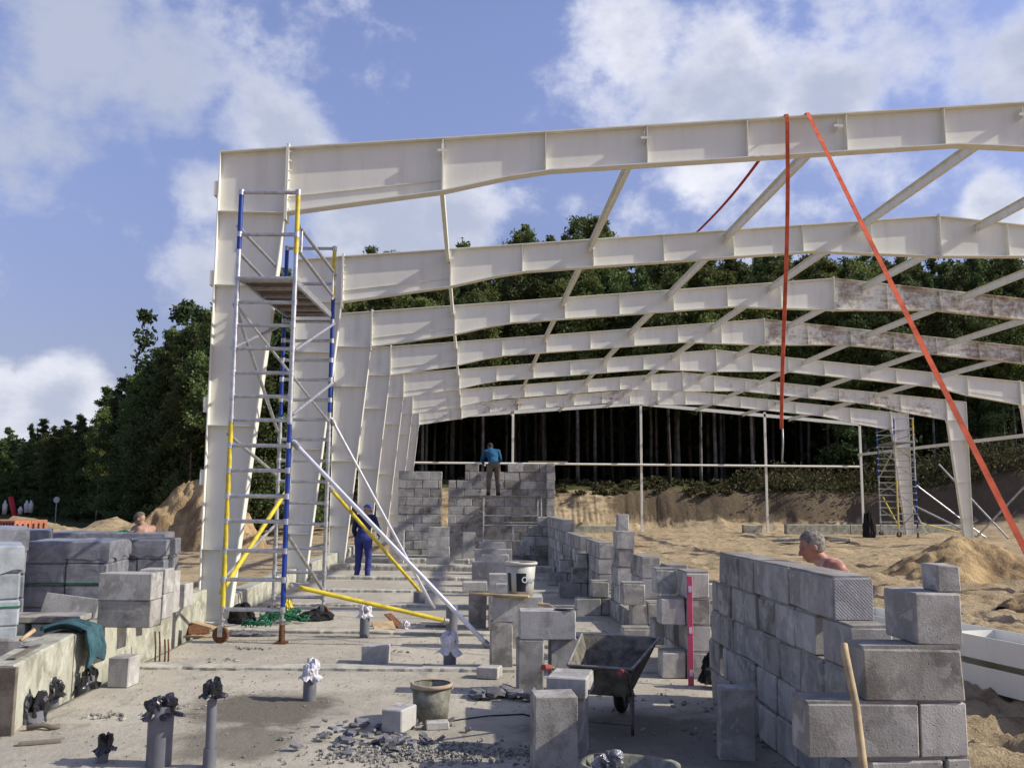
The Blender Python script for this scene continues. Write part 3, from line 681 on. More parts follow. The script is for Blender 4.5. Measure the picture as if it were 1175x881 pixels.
# far run of the right wall with its pillars and toothing
runs = []
for row, (y0, y1) in enumerate(((9.4, 10.65), (9.4, 10.65), (9.4, 10.65), (9.4, 9.82))): runs.append(('y', WX, y0, y1, row, .4, .4))
runs.append(('y', WX-.0, 10.33, 10.7, 3, .4, .4))
runs += [('x', 9.42, 1.95, 2.19, 0), ('x', 9.42, 1.95, 2.19, 2), ('x', 9.80, 1.95, 2.06, 1), ('x', 9.80, 1.98, 2.19, 3)]
wall_mesh('block_wall', runs, 'block pillar and stub wall beside the doorway, pink level leaning on it', org=(2.2, 10, 0))
runs = []
prof = [(11.8, 12.6, 4), (12.62, 13.68, 1), (13.7, 14.35, 4), (14.37, 15.7, 1), (15.72, 17.4, 4), (17.42, 18.3, 2), (18.32, 20.2, 4), (20.22, 21.2, 4), (21.22, 26.0, 5)]
for y0, y1, nr in prof:
    for row in range(nr): runs.append(('y', WX + (.0 if y0 < 21 else -.02), y0+(random.choice((0, 0, .08)) if row == nr-1 and nr > 2 else 0), y1, row, .4, .4 if row % 2 else .2))
runs += [('x', 11.15, 1.85, 2.19, 0), ('x', 11.4, 2.0, 2.19, 1), ('x', 11.15, 1.85, 2.12, 2), ('y', WX, 11.4, 11.78, 0), ('y', WX, 11.4, 11.78, 1)]
for Y, ls in ((14.5, (1.68, 1.92, None, None)), (17.1, (1.68, 1.92, 2.0)), (19.5, (1.68, 1.92, None)), (25.6, (1.1, 1.32, 1.45, 1.65, 1.9))):
    for row, x0 in enumerate(ls):
        if x0 is not None: runs.append(('x', Y, x0, 2.19, row, .4, .4))
wall_mesh('block_wall', runs, 'long stepped grey block wall running back behind the wheelbarrow', org=(2.2, 18, 0))
# far cross wall, two leaves with a slit between
YF = 28.6
wall_mesh('block_wall', [('x', YF, -2.15, -.83, r, .49, .49 if r % 2 else .25) for r in range(10)], 'left panel of the far cross wall, standing beside the dark slit', org=(-1.5, YF, 0))
runs = []
for r in range(11):
    if r < 9: runs.append(('x', YF, -.62, 2.62, r, .49, .49 if r % 2 else .25))
    elif r == 9: runs += [('x', YF, -.12, .35, r, .24), ('x', YF, .35, 2.62, r, .49)]
    else: runs += [('x', YF, -.12, .3, r, .42, .42), ('x', YF, 1.2, 2.5, r, .49)]
for r in range(11): runs.append(('y', 2.38, YF-.4, YF-.01, r, .39, .39))
wall_mesh('block_wall', runs, 'right part of the far cross wall, a man building its top course', org=(1, YF, 0))

# ------------------------------------------------------------------ loose blocks (each one a thing)
def blk(c, size, rz=0.0, label='', rx=0.0, ry=0.0, rib=False, mat='block', group=None, bev=.006):
    mb = MB(); mb.ct = random.uniform(-.08, .1); mb.obox((0, 0, size[2]/2 if not (rx or ry) else 0), size, None, 0, bev, .003)
    o = mb.build('concrete_block', M['block_rib'] if rib else M[mat], local=True)
    o.location = c; o.rotation_euler = (rx, ry, rz)
    return tag(o, label, 'block', group)
blk((2.355, 4.80, 4*RH+.004), (.235, .36, .25), 0, 'block with two dents standing on top of the near wall corner')
blk((2.445, 4.76, 5*RH-.006), (.115, .19, .135), R(-3), 'small half block perched on the near wall corner, topmost')
p = G(855, 877); blk((p.x-.02, p.y+.13, .245), (.24, .12, .49), R(-4), 'upright block leaning on the foot of the near wall', rx=R(6), bev=.005)
blk((G(636, 881).x-.01, 6.30, 0), (.285, .24, .49), R(4), 'pitted upright block closest to the camera at bottom centre', mat='block2')
blk((.73, 6.72, 0), (.24, .24, .40), R(-14), 'upright block just behind the pitted block at bottom centre')
blk((.735, 6.72, .402), (.28, .37, .14), R(-16), 'flat slab block lying on the second upright block at bottom centre')
blk((-.51, 7.40, 0), (.17, .25, .17), R(-24), 'small cut block beside the mortar bucket')
blk((-.22, 7.42, 0), (.18, .10, .06), R(10), 'thin block offcut lying by the foot of the mortar bucket')
p = G(430, 762); blk((p.x, p.y+.11, 0), (.28, .2, .19), R(-5), 'lone block lying on the floor between the pipes')
p = G(136, 789); blk((p.x, p.y+.12, 0), (.2, .22, .27), R(-8), 'block standing on the floor under the teal cloth')
p = G(562, 779); blk((p.x, p.y+.1, 0), (.22, .2, .11), R(-18), 'small flat block on the floor left of the nearest block stand')
# row of block stands (lying block on two upright ones) going away from the camera
def bstand(x, y, ordn, wtop=.51, ww=.24, gap=.27, htop=.26, left=True, rz=0.0, legs=2):
    h = .49
    blk((x-gap/2-.02, y+.03, 0), (.23, .24, h), rz+random.uniform(-.05, .05), 'left upright of the %s block stand' % ordn, mat='block2')
    if legs > 1: blk((x+gap/2+.01, y+.10, 0), (.24, .24, h-.004), rz+random.uniform(-.05, .05), 'right upright of the %s block stand' % ordn)
    blk((x, y+.03, h+.002), (wtop, .24, htop), rz, 'lying top block of the %s block stand' % ordn)
bstand(.74, 8.72, 'nearest', gap=.28)
bstand(.53, 9.95, 'second nearest', .52, gap=.30)
bstand(.52, 11.35, 'third nearest', .36, gap=.16)
bstand(.55, 12.9, 'fourth nearest', .52, gap=.25)
bstand(.42, 15.3, 'fifth nearest', .70, gap=.40)
bstand(.50, 17.4, 'sixth nearest', .50, gap=.25)
bstand(.52, 19.3, 'seventh nearest', .76, gap=.42)
bstand(.58, 22.4, 'farthest', .62, gap=.36)
blk((.14, 13.25, 0), (.24, .3, .49), R(0), 'upright block standing left of the fourth block stand', mat='block2')
blk((.10, 13.27, .492), (.34, .24, .12), R(2), 'thin slab block on the upright left of the fourth stand')
# leftover: pier of blocks on the wall (Y 13.3..13.9)
blk((2.31, 13.82, 4*RH+.006), (.27, .27, .255), R(2), 'single block on top of the long stepped wall')
blk((2.34, 14.1, 4*RH+.006), (.17, .2, .50), R(0), 'slim upright block standing on the long stepped wall')
# by the far wall
for r in range(4): blk((-.78, 24.9, r*.262), (.6-.02*r, .3, .258), R(2*r-3), '%s block of the short stack before the slit in the far wall' % ['lowest', 'second lowest', 'third lowest', 'topmost'][r], group='short block stack')
blk((-1.98, 26.2, 0), (.40, .2, .5), R(-3), 'lower upright block at the foot of the left panel of the far wall'); blk((-1.98, 26.2, .502), (.40, .2, .5), R(1), 'upper upright block at the foot of the left panel of the far wall')
blk((.02, 26.4, 0), (.34, .24, .85), R(4), 'tall pale block slab standing under the trestle'); 
# blocks on the left foundation wall
def px_block(px0, px1, pytop, Y, z0, h, dpt, rz, label, **k):
    a = AY(px0, pytop, Y); b = AY(px1, pytop, Y); return blk(((a.x+b.x)/2, Y+dpt/2, z0), (abs(b.x-a.x), dpt, h), rz, label, **k)
px_block(115, 177, 655, 9.35, .50, .255, .26, R(-4), 'lower front block of the stack on the left foundation wall', mat='block2')
px_block(114, 177, 655, 9.34, .757, .26, .26, R(-4), 'upper front block of the stack on the left foundation wall')
px_block(160, 191, 652, 9.95, .50, .255, .26, R(-3), 'lower middle block of the stack on the left foundation wall')
px_block(160, 191, 652, 9.95, .757, .255, .26, R(-2), 'upper middle block of the stack on the left foundation wall')
px_block(181, 201, 652, 10.5, .50, .45, .2, R(-3), 'upright rear block of the stack on the left foundation wall')
px_block(196, 214, 672, 11.1, .50, .26, .24, R(-6), 'last block on the left foundation wall near the front column')
blk((-4.30, 10.45, .52), (.62, .06, .34), R(-6), 'thin block slab leaning behind the wall stack', rx=R(-18), ry=R(6))
blk((-4.62, 9.85, -.3), (.40, .42, .80), R(4), 'left one of the two stacked blocks between pallets and wall'); blk((-4.14, 9.88, -.3), (.42, .40, .79), R(2), 'right one of the two stacked blocks between pallets and wall')
blk((-4.38, 9.84, .505), (.98, .42, .06), R(3), 'flat slab lying over the two stacked blocks by the pallets', mat='block2')
blk((-4.30, 8.95, -.3), (.70, .28, .76), R(4), 'front stacked block beside the near wrapped pallet', mat='block2')
# ------------------------------------------------------------------ wrapped pallets of blocks
def pallet(pxc, pytop, Y, W, dd, rz, label, zb=-.3, mat='film', band=False):
    """pallet of blocks under tight film; pxc is its near right corner"""
    c0 = AY(pxc, pytop, Y); zt_ = c0.z; ca, sa = math.cos(rz), math.sin(rz)
    cx = c0.x-(W/2*ca+dd/2*sa); cy = Y-(W/2*sa-dd/2*ca)
    e = empty('wrapped_pallet', (cx, cy, zb), label, 'pallet', 'wrapped pallets of blocks', rz)
    H = zt_-zb-.13; nz_ = max(3, round(H/.25)); bh = H/nz_; nxx = max(2, round(W/.4)); nyy = max(2, round(dd/.25)); bl = MB()
    for k in range(nz_):
        for i_ in range(nxx):
            for j_ in range(nyy):
                if 0 < i_ < nxx-1 and 0 < j_ < nyy-1 and k < nz_-1: continue
                bl.ct = random.uniform(-.13, .13); bl.obox((-W/2+(i_+.5)*W/nxx+random.uniform(-.005, .005), -dd/2+(j_+.5)*dd/nyy+random.uniform(-.006, .006), .13+(k+.5)*bh), (W/nxx-.004, dd/nyy-.004, bh-.003), None, 0, .012, .003)
    bl.build('wrapped_blocks', M[mat], e, local=True)
    # loose film: sagging top sheet with a hanging skirt
    n = 22; vs_ = []; hw, hd = W/2+.012, dd/2+.012
    ring = []
    for side in range(4):
        for q in range(n):
            t = q/n; ring.append([(-hw+2*hw*t, -hd), (hw, -hd+2*hd*t), (hw-2*hw*t, hd), (-hw, hd-2*hd*t)][side])
    N = len(ring); mb = MB()
    for r_, (k, dz) in enumerate(((.0, .012), (.5, .016), (.97, .012), (1.0, -.004), (1.006, -.10), (1.004, -.2))):
        for q, (x, y) in enumerate(ring):
            w_ = mnoise.noise(Vector((x*3+cx, y*3, dz*9)))
            hang = dz-(.09*abs(mnoise.noise(Vector((x*5, y*5+cx, 1))))if r_ == 5 else 0)
            f = k+(.010*w_ if r_ > 3 else 0); vs_.append((x*f, y*f, .13+H+hang+(.014*w_ if r_ in (1, 2) else 0)))
    mb.add(vs_, [(r_*N+q, r_*N+(q+1) % N, (r_+1)*N+(q+1) % N, (r_+1)*N+q) for r_ in range(5) for q in range(N)], 0, False); mb.build('film_cover', M[mat], e, local=True)
    if band:
        bd = MB(); bd.box(-W/2-.014, W/2+.014, -dd/2-.016, dd/2+.016, .13+H*.62, .13+H*.62+.012); bd.build('binding_strap', M['greennet'], e, local=True)
    pb = MB()
    for k in range(3):
        yy = -dd/2+.06+k*(dd-.12)/2; pb.box(-W/2, W/2, yy-.05, yy+.05, 0, .022); pb.box(-W/2, W/2, yy-.05, yy+.05, .1, .122)
        for xx in (-W/2+.07, 0, W/2-.07): pb.box(xx-.05, xx+.05, yy-.045, yy+.045, .022, .1)
    pb.build('pallet_base', M['wood'], e, local=True)
    return e
M['film_pale'] = plain('pale_film', (.40, .43, .43), .3, 0, .15, 3.5, .3, .012, .6, c2=(.22, .25, .27))
pa = pallet(27, 627, 9.0, 1.05, 1.0, R(27), 'pale wrapped pallet of blocks at the left picture edge, nearest', mat='film_pale', band=True)
pallet(125, 622, 12.2, 1.0, 1.1, R(6), 'dark wrapped pallet of blocks in the middle of the left group', band=True)
pallet(33, 607, 11.0, 1.1, 1.0, R(26), 'grey wrapped pallet behind the near pale one at the left edge')
pallet(58, 609, 14.2, .9, .9, R(22), 'narrow grey wrapped pallet right of the pair at the left edge')
pallet(190, 620, 13.4, .75, .8, R(3), 'dark wrapped pallet right of the middle one, nearest to the front column')
pallet(188, 612, 16.2, 1.9, 1.0, R(8), 'rearmost wrapped pallet in front of the shirtless man')
mb = MB(); mb.obox((0, 0, 0), (.19, .004, .28)); lo_ = mb.build('delivery_note', M['paper'], local=True); q = Vector((.22, -.522, .95)); q.rotate(Matrix.Rotation(R(27), 3, 'Z')); lo_.location = pa.location+q; lo_.rotation_euler.z = R(27); tag(lo_, 'white delivery note under the film of the near pale pallet', 'note')
# orange hollow bricks on a pallet
e = empty('brick_pallet', (-9.05, 17.8, -.28), 'pallet of orange hollow bricks beyond the wrapped pallets', 'bricks')
mb = MB(); hb = MB()  # hb: flat dark plates that paint the shade inside the brick hollows
for iz in range(6):
    for ix in range(8):
        for iy in range(2):
            mb.ct = random.uniform(-.15, .15); c = (-1.0+ix*.25+.12, -.5+iy*.5+.25, .14+iz*.245+.12); mb.obox(c, (.242, .49, .238), None, 0, .004)
            if iy == 0:
                for k in range(4): hb.box(c[0]-.1+k*.055, c[0]-.07+k*.055, c[1]-.2475, c[1]-.2455, c[2]-.08, c[2]+.08)
        if True:
            pass
for iy in range(6):
    for iz in range(6):
        hb.box(1.0-.0005, 1.0015, -.45+iy*.16, -.45+iy*.16+.05, .2+iz*.245-.02, .2+iz*.245+.12)
mb.build('bricks', M['orangebrick'], e, local=True); hb.build('brick_hole_shade', M['dark'], e, local=True)
pb = MB(); pb.box(-1, 1, -.5, .5, .1, .135); 
for k in range(3): pb.box(-1, 1, -.5+k*.45, -.4+k*.45, 0, .1)
pb.build('pallet_base', M['wood'], e, local=True)
e.rotation_euler.z = R(-8)

# ------------------------------------------------------------------ mobile scaffold tower
def tower(org, rz, label, scale=1.0, nfull=True):
    e = empty('scaffold_tower', org, label, 'scaffold', None, rz)
    W, L = .74, 2.36; rt = .024
    zr = [5.69, 5.13, 4.54, 4.24, 3.94, 3.64, 3.33, 3.03, 2.73, 2.41, 2.10, 1.78, 1.47, 1.11, .76, .40]
    def frame(y, name):
        # posts as coloured tube sections
        sec = {0: {'l': [('blue', 4.93, 5.69), ('alu', 2.70, 4.93), ('yellow', .38, 2.70)], 'r': [('yellow', 4.88, 5.69), ('alu', 2.68, 4.88), ('blue', .38, 2.68)]},
               1: {'l': [('blue', 2.9, 5.6), ('galv', .38, 2.9)], 'r': [('yellow', 4.85, 5.6), ('blue', 3.05, 4.85), ('galv', .38, 3.05)]}}[name]
        fr = MB()
        for z in zr: fr.tube((0, y, z-(.09 if name else 0)), (W, y, z-(.09 if name else 0)), .025, n=8)
        for x in (0, W): fr.tube((x, y, .37), (x, y, 5.6), .018, n=8)
        for x in (0, W):
            for z in zr: fr.tube((x, y, z-.035-(.09 if name else 0)), (x, y, z+.035-(.09 if name else 0)), .037, n=10)
        f = fr.build('end_frame', M['alu'], e, local=True)
        for s_, x in (('l', 0), ('r', W)):
            for mt_, a, b in sec[s_]:
                m2 = MB(); m2.tube((x, y, a), (x, y, b), .031, n=12); m2.build('post_section', M[mt_], f, local=True)
        return f
    f0 = frame(0, 0); f1 = frame(L, 1)
    # platform
    pl = MB(); z = 4.56
    for k in range(5): pl.box(.06, W-.04, .05+k*(L-.1)/5+.01, .05+(k+1)*(L-.1)/5-.01, z, z+.014)
    deck = pl.build('platform', M['ply'], e, local=True)
    pf = MB(); pf.box(.02, .06, .03, L-.03, z-.05, z+.03); pf.box(W-.05, W-.01, .03, L-.03, z-.05, z+.03)
    for k in range(6): pf.box(.06, W-.05, .05+k*(L-.12)/5-.0, .08+k*(L-.12)/5, z-.045, z-.004)
    pf.tube((.0, -.02, z-.01), (W, -.02, z-.01), .024)
    pf.build('platform_frame', M['alu'], deck, local=True)
    def tb(name, a, b, r=.024, mt='alu'):
        m2 = MB(); m2.tube(a, b, r, n=10); return m2.build(name, M[mt], e, local=True)
    tb('guardrail', (W+.03, 0, 5.24), (W+.03, L, 5.18)); tb('guardrail', (W+.03, 0, 4.92), (W+.03, L, 4.80)); tb('guardrail', (W+.03, .14, 5.24), (W+.03, .14, 4.9), .017); tb('guardrail', (W+.03, L-.2, 5.2), (W+.03, L-.2, 4.75), .017)
    tb('guardrail', (-.03, 0, 5.24), (-.03, L, 5.18)); tb('guardrail', (-.03, 0, 4.92), (-.03, L, 4.80))
    tb('brace', (-.03, 0, 4.22), (-.03, L, 2.75)); tb('brace', (.0-.03, 0, 3.64), (-.03, L, 4.4)); tb('brace', (W+.03, 0, 3.62), (W+.03, L, 4.42)); tb('brace', (W+.03, 0, 2.8), (W+.03, L, 3.5))
    tb('brace', (-.03, 0, 2.55), (-.03, L, 2.1), mt='galv'); tb('brace', (W+.03, 0, 1.3), (W+.03, L, .35), mt='galv'); tb('brace', (-.03, 0, .75), (-.03, L, 1.35), .022, 'galv'); tb('brace', (0, 0, 4.2), (W, L, 2.9), .019)
    tb('brace', (-.03, 0, .6), (.15, L, 1.9), .03, 'yellow') ; tb('brace', (W, 0, 1.4), (0.2, L, 2.6), .018)
    # feet
    def castor(x, y, zt_=.40, wheel=True):
        j = MB(); j.tube((x, y, .17), (x, y, zt_), .02, n=10); j.tube((x, y, .27), (x, y, .29), .045, n=8); jo = j.build('screw_jack', M['galv'], e, local=True)
        if wheel:
            wm = MB(); wm.tube((x-.005, y-.055, .10), (x+.005, y-.005, .10), .10, n=22); wm.tube((x-.006, y-.062, .10), (x+.006, y+.002, .10), .03, n=12); wm.build('castor_wheel', M['rust'], jo, local=True)
            fk = MB(); fk.box(x-.03, x+.03, y-.078, y-.070, .08, .212); fk.box(x-.03, x+.03, y+.008, y+.016, .08, .212); fk.box(x-.03, x+.03, y-.07, y+.008, .204, .212); fk.build('fork', M['galv'], jo, local=True)
        else:
            wm = MB(); wm.tube((x, y, .02), (x, y, .22), .04, .035, n=12); wm.box(x-.07, x+.07, y-.07, y+.07, 0.0, .02); wm.build('foot', M['rust'], jo, local=True)
    castor(0, 0); castor(W, 0, .40, False); castor(0, L); castor(W, L)
    return e
tw = tower((-3.0, 11.75, .0), R(-3.3), 'aluminium scaffold tower with blue and yellow posts at the front left column')
for o in tw.children:
    if o.name.startswith('castor_wheel'): pass
# outriggers (parts of the tower) in world coordinates
def outr(a, b, r, mt, clamp=True):
    m2 = MB(); m2.tube(a, b, r, n=12)
    # to tower local
    inv = (Matrix.Translation(tw.location) @ Matrix.Rotation(tw.rotation_euler.z, 4, 'Z')).inverted()
    if clamp:
        d = (Vector(b)-Vector(a)).normalized(); m2.tube(Vector(a)+d*.02, Vector(a)+d*.12, r*1.5, n=10, mi=1); m2.tube(Vector(b)-d*.06, Vector(b), r*1.4, n=10, mi=1)
    m2.v = [tuple(inv @ Vector(p)) for p in m2.v]; return m2.build('outrigger', [M[mt], M['galv']], tw, local=True)
outr((-2.22, 11.72, 2.47), (.25, 11.36, .03), .028, 'silver')
outr((-2.10, 14.05, 2.97), (-.53, 15.14, .03), .024, 'silver')
outr((-2.20, 11.70, .70), (-.24, 12.2, .20), .028, 'yellow')
outr((-2.12, 14.1, 1.95), (-.80, 16.2, .18), .028, 'yellow')
# far tower at the last frame's right column
t2 = copy_tree(tw); t2.location = (23.0, 49.0, -.05); t2.rotation_euler.z = R(-6); t2.scale = (1.35, 1.2, 1.12); t2['label'] = 'distant scaffold tower at the last right hand column'
# props leaning from the far right column
for a, b, nm in (((25.9, 50.0, 3.9), (27.8, 47.0, 0), 'long'), ((24.6, 50.3, 1.6), (27.3, 49, 0), 'short'), ((28.3, 44.8, 3.4), (25.6, 46.0, .1), 'left leaning')):
    m2 = MB(); m2.tube(a, b, .05, n=8); tag(m2.build('steel_prop', M['galv'], origin=a), '%s steel prop bracing the far right columns' % nm, 'prop', 'props at the far right columns')

# trestle at the far wall
e = empty('trestle_scaffold', (1.2, 26.8, 0), 'low trestle scaffold the bricklayer stands on', 'scaffold')
m2 = MB()
for x in (.42, 2.05):
    for y in (26.3, 27.7): m2.tube((x, y, 0), (x, y, 1.82), .025)
    m2.tube((x, 26.3, 1.82), (x, 27.7, 1.82), .022)
for z in (.62, 1.05, 1.32): m2.tube((.42, 26.3, z), (2.05, 26.3, z), .02)
m2.tube((1.25, 26.3, .62), (1.25, 26.3, 1.05), .018); m2.tube((.42, 27.7, 1.1), (2.05, 27.7, 1.1), .02); m2.build('frame', M['galv'], e)
m2 = MB()
for k in range(5): m2.box(-.15, 2.05, 26.28+k*.29, 26.55+k*.29, 1.845, 1.885)
m2.build('platform', M['wood_dark'], e)
m2 = MB(); m2.obox((2.4, 28.15, 11*RH+.04), (1.2, .05, .03)); tag(m2.build('levelling_board', M['wood'], origin=(2.4, 28.1, 2.9)), 'pale batten lying on top of the far cross wall', 'board')
m2 = MB(); m2.obox((-.0, 0, 0), (.9, .05, 1.9), None, 0, .01); lb = m2.build('leaning_board', M['block2'], local=True); lb.location = (-.05, 27.4, .55); lb.rotation_euler = (R(-10), R(50), 0); tag(lb, 'dark slab leaning aslant under the left end of the trestle', 'board')

# ------------------------------------------------------------------ pipes standing in the floor
def crumple(name, c, r, h, mat, parent, seed, n=26, ragged=.35):
    """scrunched bag tied over a pipe end"""
    mb = MB(); vs_ = []; rows = 13; cols = 30
    for i in range(rows+1):
        t = i/rows; ph = t*math.pi*.93+.07
        for k in range(cols):
            a = 2*math.pi*k/cols
            q = Vector((math.cos(a), math.sin(a), 0)); n1c = mnoise.noise(q*1.3+Vector((0, 0, t*1.5+seed))); n2c = mnoise.noise(q*4.5+Vector((0, 0, t*2.5+seed))); n3c = abs(mnoise.noise(q*9+Vector((0, 0, t*5+seed))))
            rr = r*(math.sin(ph)**.5)*(.95+.35*n1c+.42*n2c-.35*n3c)
            zz = h*(.5-.5*math.cos(math.pi*(1-t)))*(1+.35*n1c)+.22*h*n2c
            if t > .62:
                u = (t-.62)/.38; rr = r*(.80+u*(.45+.5*n2c+.35*math.sin(5*a+seed)))*(1+.2*n1c); zz = h*.22*(1-u)-u*h*(.15+ragged*.5*n1c+ragged*.32*math.sin(9*a+seed)*u)
            vs_.append((c[0]+rr*math.cos(a), c[1]+rr*math.sin(a), c[2]+zz))
    fs = [(i*cols+k, i*cols+(k+1) % cols, (i+1)*cols+(k+1) % cols, (i+1)*cols+k) for i in range(rows) for k in range(cols)]
    fs.append(tuple(range(cols))); mb.add(vs_, fs, 0, False)
    return mb.build(name, mat, parent)
def pipe(px, py, pxtop, pytop, rad, label, bag=None, lean=(0, 0), collar=False, z0=0.0, bagr=1.3, bagh=.8):
    b = G(px, py, z0); t = AY(pxtop, pytop, b.y); H = t.z-z0
    e = empty('drain_pipe', (b.x, b.y, z0), label, 'pipe', 'pipes standing in the floor')
    mb = MB(); top = (b.x+lean[0], b.y+lean[1], z0+H-(rad*.4 if bag else 0)); mb.tube((b.x, b.y, z0-.05), top, rad, rad, 20)
    if collar: mb.tube((b.x, b.y, z0), (b.x, b.y, z0+.12), rad*1.35, rad*1.3, 20)
    mb.build('pipe', M['pvc'], e)
    if bag: crumple('bag', (top[0], top[1], top[2]-rad*1.6*bagh), rad*bagr, rad*2.4*bagh+.03, M[bag], e, px*1.37+2)
    return e
pipe(182, 877, 186, 803, .082, 'thick grey pipe with black plastic tied over its top', 'blackplastic', bagr=1.15, bagh=.42)
pipe(240, 880, 235, 787, .032, 'thin tall grey pipe with black plastic tied over its top', 'blackplastic', collar=True, bagr=2.1, bagh=.85)
pipe(355, 803, 355, 764, .058, 'grey pipe with white bag nearest the lone floor stain', 'whitefilm', bagr=1.35, bagh=.75)
pipe(418, 731, 418, 697, .062, 'grey pipe with white bag below the yellow outrigger tube', 'whitefilm', bagr=1.3, bagh=.75)
pipe(516, 764, 515, 731, .068, 'grey pipe under a drooping dirty white bag, beside the long silver tube', 'whitefilm', bagr=1.4, bagh=1.0)
pipe(518, 730, 518, 694, .075, 'bare dark grey pipe at the end of the yellow outrigger tube')
pipe(481, 692, 481, 679, .10, 'short dark pipe stub at the far end of the upper yellow tube')
pipe(116, 874, 118, 848, .035, 'short leaning pipe stub with black plastic near the bottom edge', 'blackplastic', lean=(.02, 0), bagr=1.5)
pipe(61, 808, 63, 786, .045, 'short pipe with black plastic close to the foundation wall', 'blackplastic', bagr=1.6)
pipe(102, 788, 103, 771, .06, 'squat pipe with black plastic at the foot of the foundation wall', 'blackplastic', bagr=1.15, bagh=.8)
pipe(36, 828, 36, 808, .10, 'wide pipe stub wrapped in black plastic at the wall end', 'blackplastic', bagr=1.15, bagh=.8)
# rebar starter bars by the left wall
for px, nm in ((178, 'left'), (183, 'second'), (189, 'third'), (193, 'right')):
    b = G(px, 759); t = AY(px, 724 if px < 185 else 733, b.y); mb = MB(); mb.path([b, b*.5+t*.5+Vector((.006, 0, 0)), t], .009, 6); tag(mb.build('starter_bar', M['rust'], origin=b), '%s rusty rebar of the four sticking up by the left foundation wall' % nm, 'rebar', 'rebar starter bars')
for px, nm in ((5, 'left'), (14, 'right')):
    b = G(px, 842); mb = MB(); mb.path([b, b+Vector((0, 0, .17))], .008, 6); tag(mb.build('starter_bar', M['rust'], origin=b), '%s rebar stub against the dark formwork board' % nm, 'rebar', 'rebar starter bars')

# mortar bucket
def bucket(c, r0, r1, h, label, body, inner, lip, fill=.8, handle=True, n=28, mix='mixmortar'):
    e = empty('bucket', c, label, 'bucket'); mb = MB()
    mb.lathe([(0, 0.0), (r0, 0), (r0+(r1-r0)*.5, h*.5), (r1, h), (r1-.008, h), (r0+(r1-r0)*.5-.008, h*.5), (r0-.008, h*.06), (0, h*.06)], (0, 0, 0), n, wob=.015); mb.build('body', body, e, local=True)
    rm = MB(); rm.lathe([(r1-.01, h-.004), (r1+.013, h-.022), (r1+.015, h+.002), (r1+.004, h+.012), (r1-.01, h+.008)], (0, 0, 0), n, wob=.015); rm.build('rim', lip, e, local=True)
    fm = MB(); fm.lathe([(0, h*fill+.01), (r1*.5, h*fill), (r0+(r1-r0)*fill-.012, h*fill-.01)], (0, 0, 0), n, wob=.01); fm.build('mortar', M[mix], e, local=True)
    if handle:
        hm = MB(); hm.path([(math.cos(a)*(r1+.012), -math.sin(a)*.2*r1*1.0-.01, h*.93-math.sin(a)*r1*.42) for a in np.linspace(0, math.pi, 14)], .004, 6); hm.build('handle', M['galv'], e, local=True)
    return e
M['bucketbody'] = plain('mortar_stained_bucket', (.13, .13, .09), .85, 0, .3, 9, .6, .01, c2=(.30, .29, .24)); M['bucketrim'] = plain('rusty_rim', (.36, .24, .14), .85, 0, .2, 15, c2=(.42, .38, .3))
p = G(494, 831); bucket((p.x, p.y+.13, 0), .135, .158, .285, 'round mortar bucket with a rusty rim on the floor', M['bucketbody'], None, M['bucketrim'])
# white paint bucket with lettering on the block stand
M['whitebucket'] = plain('white_bucket', (.48, .475, .42), .5, 0, .12, 8, c2=(.45, .44, .36)); M['labelblack'] = plain('label_dark', (.02, .025, .04), .5); M['labelwhite'] = plain('label_white', (.7, .7, .7), .5)
bc = (.565, 9.98, .754); e = bucket(bc, .135, .16, .34, 'white plastic bucket with a dark printed label on the block stand', M['whitebucket'], None, M['whitebucket'], fill=.9, handle=False, mix='wood_dark')
def curved_patch(name, a0, a1, z0, z1, r, mat, parent, n=12):
    mb = MB(); vs_ = []
    for i in range(n+1):
        a = a0+(a1-a0)*i/n
        for z in (z0, z1): rr = r(z); vs_.append((rr*math.cos(a), rr*math.sin(a), z))
    mb.add(vs_, [(2*i, 2*i+2, 2*i+3, 2*i+1) for i in range(n)]); return mb.build(name, mat, parent, local=True)
rf = lambda z: .135+.025*z/.34+.0015
curved_patch('label', R(200), R(222), .05, .24, rf, M['labelblack'], e); curved_patch('label', R(248), R(288), .05, .24, rf, M['labelblack'], e)
def text_on(name, s, loc, rot, size, mat, parent=None, ext=.002, bold=False):
    cu = bpy.data.curves.new(name, 'FONT'); cu.body = s; cu.size = size; cu.extrude = ext; cu.align_x = 'LEFT'
    if bold: cu.offset = .0018
    o = bpy.data.objects.new(name, cu); col.objects.link(o); dg = bpy.context.evaluated_depsgraph_get(); dg.update()
    me = bpy.data.meshes.new_from_object(o.evaluated_get(dg)); bpy.data.objects.remove(o)
    me.materials.clear(); me.materials.append(mat); n = bpy.data.objects.new(name, me); col.objects.link(n); n.location = loc; n.rotation_euler = rot; n.parent = parent; return n
tx = text_on('lettering', 'Ow', (-.002, -.157, .145), (R(90), 0, R(8)), .085, M['labelwhite'], e, bold=True)
tx2 = text_on('lettering', 'ner', (.082, -.142, .15), (R(90), 0, R(36)), .07, M['labelblack'], e)

# curved plank on the second stand
mb = MB(); mb.obox((0, 0, 0), (.62, .11, .022), None, 0, .004); o = mb.build('plank', M['wood'], local=True); o.location = (.34, 9.86, .772); o.rotation_euler = (R(3), R(2), R(-12)); tag(o, 'pale plank lying across the second block stand', 'plank')
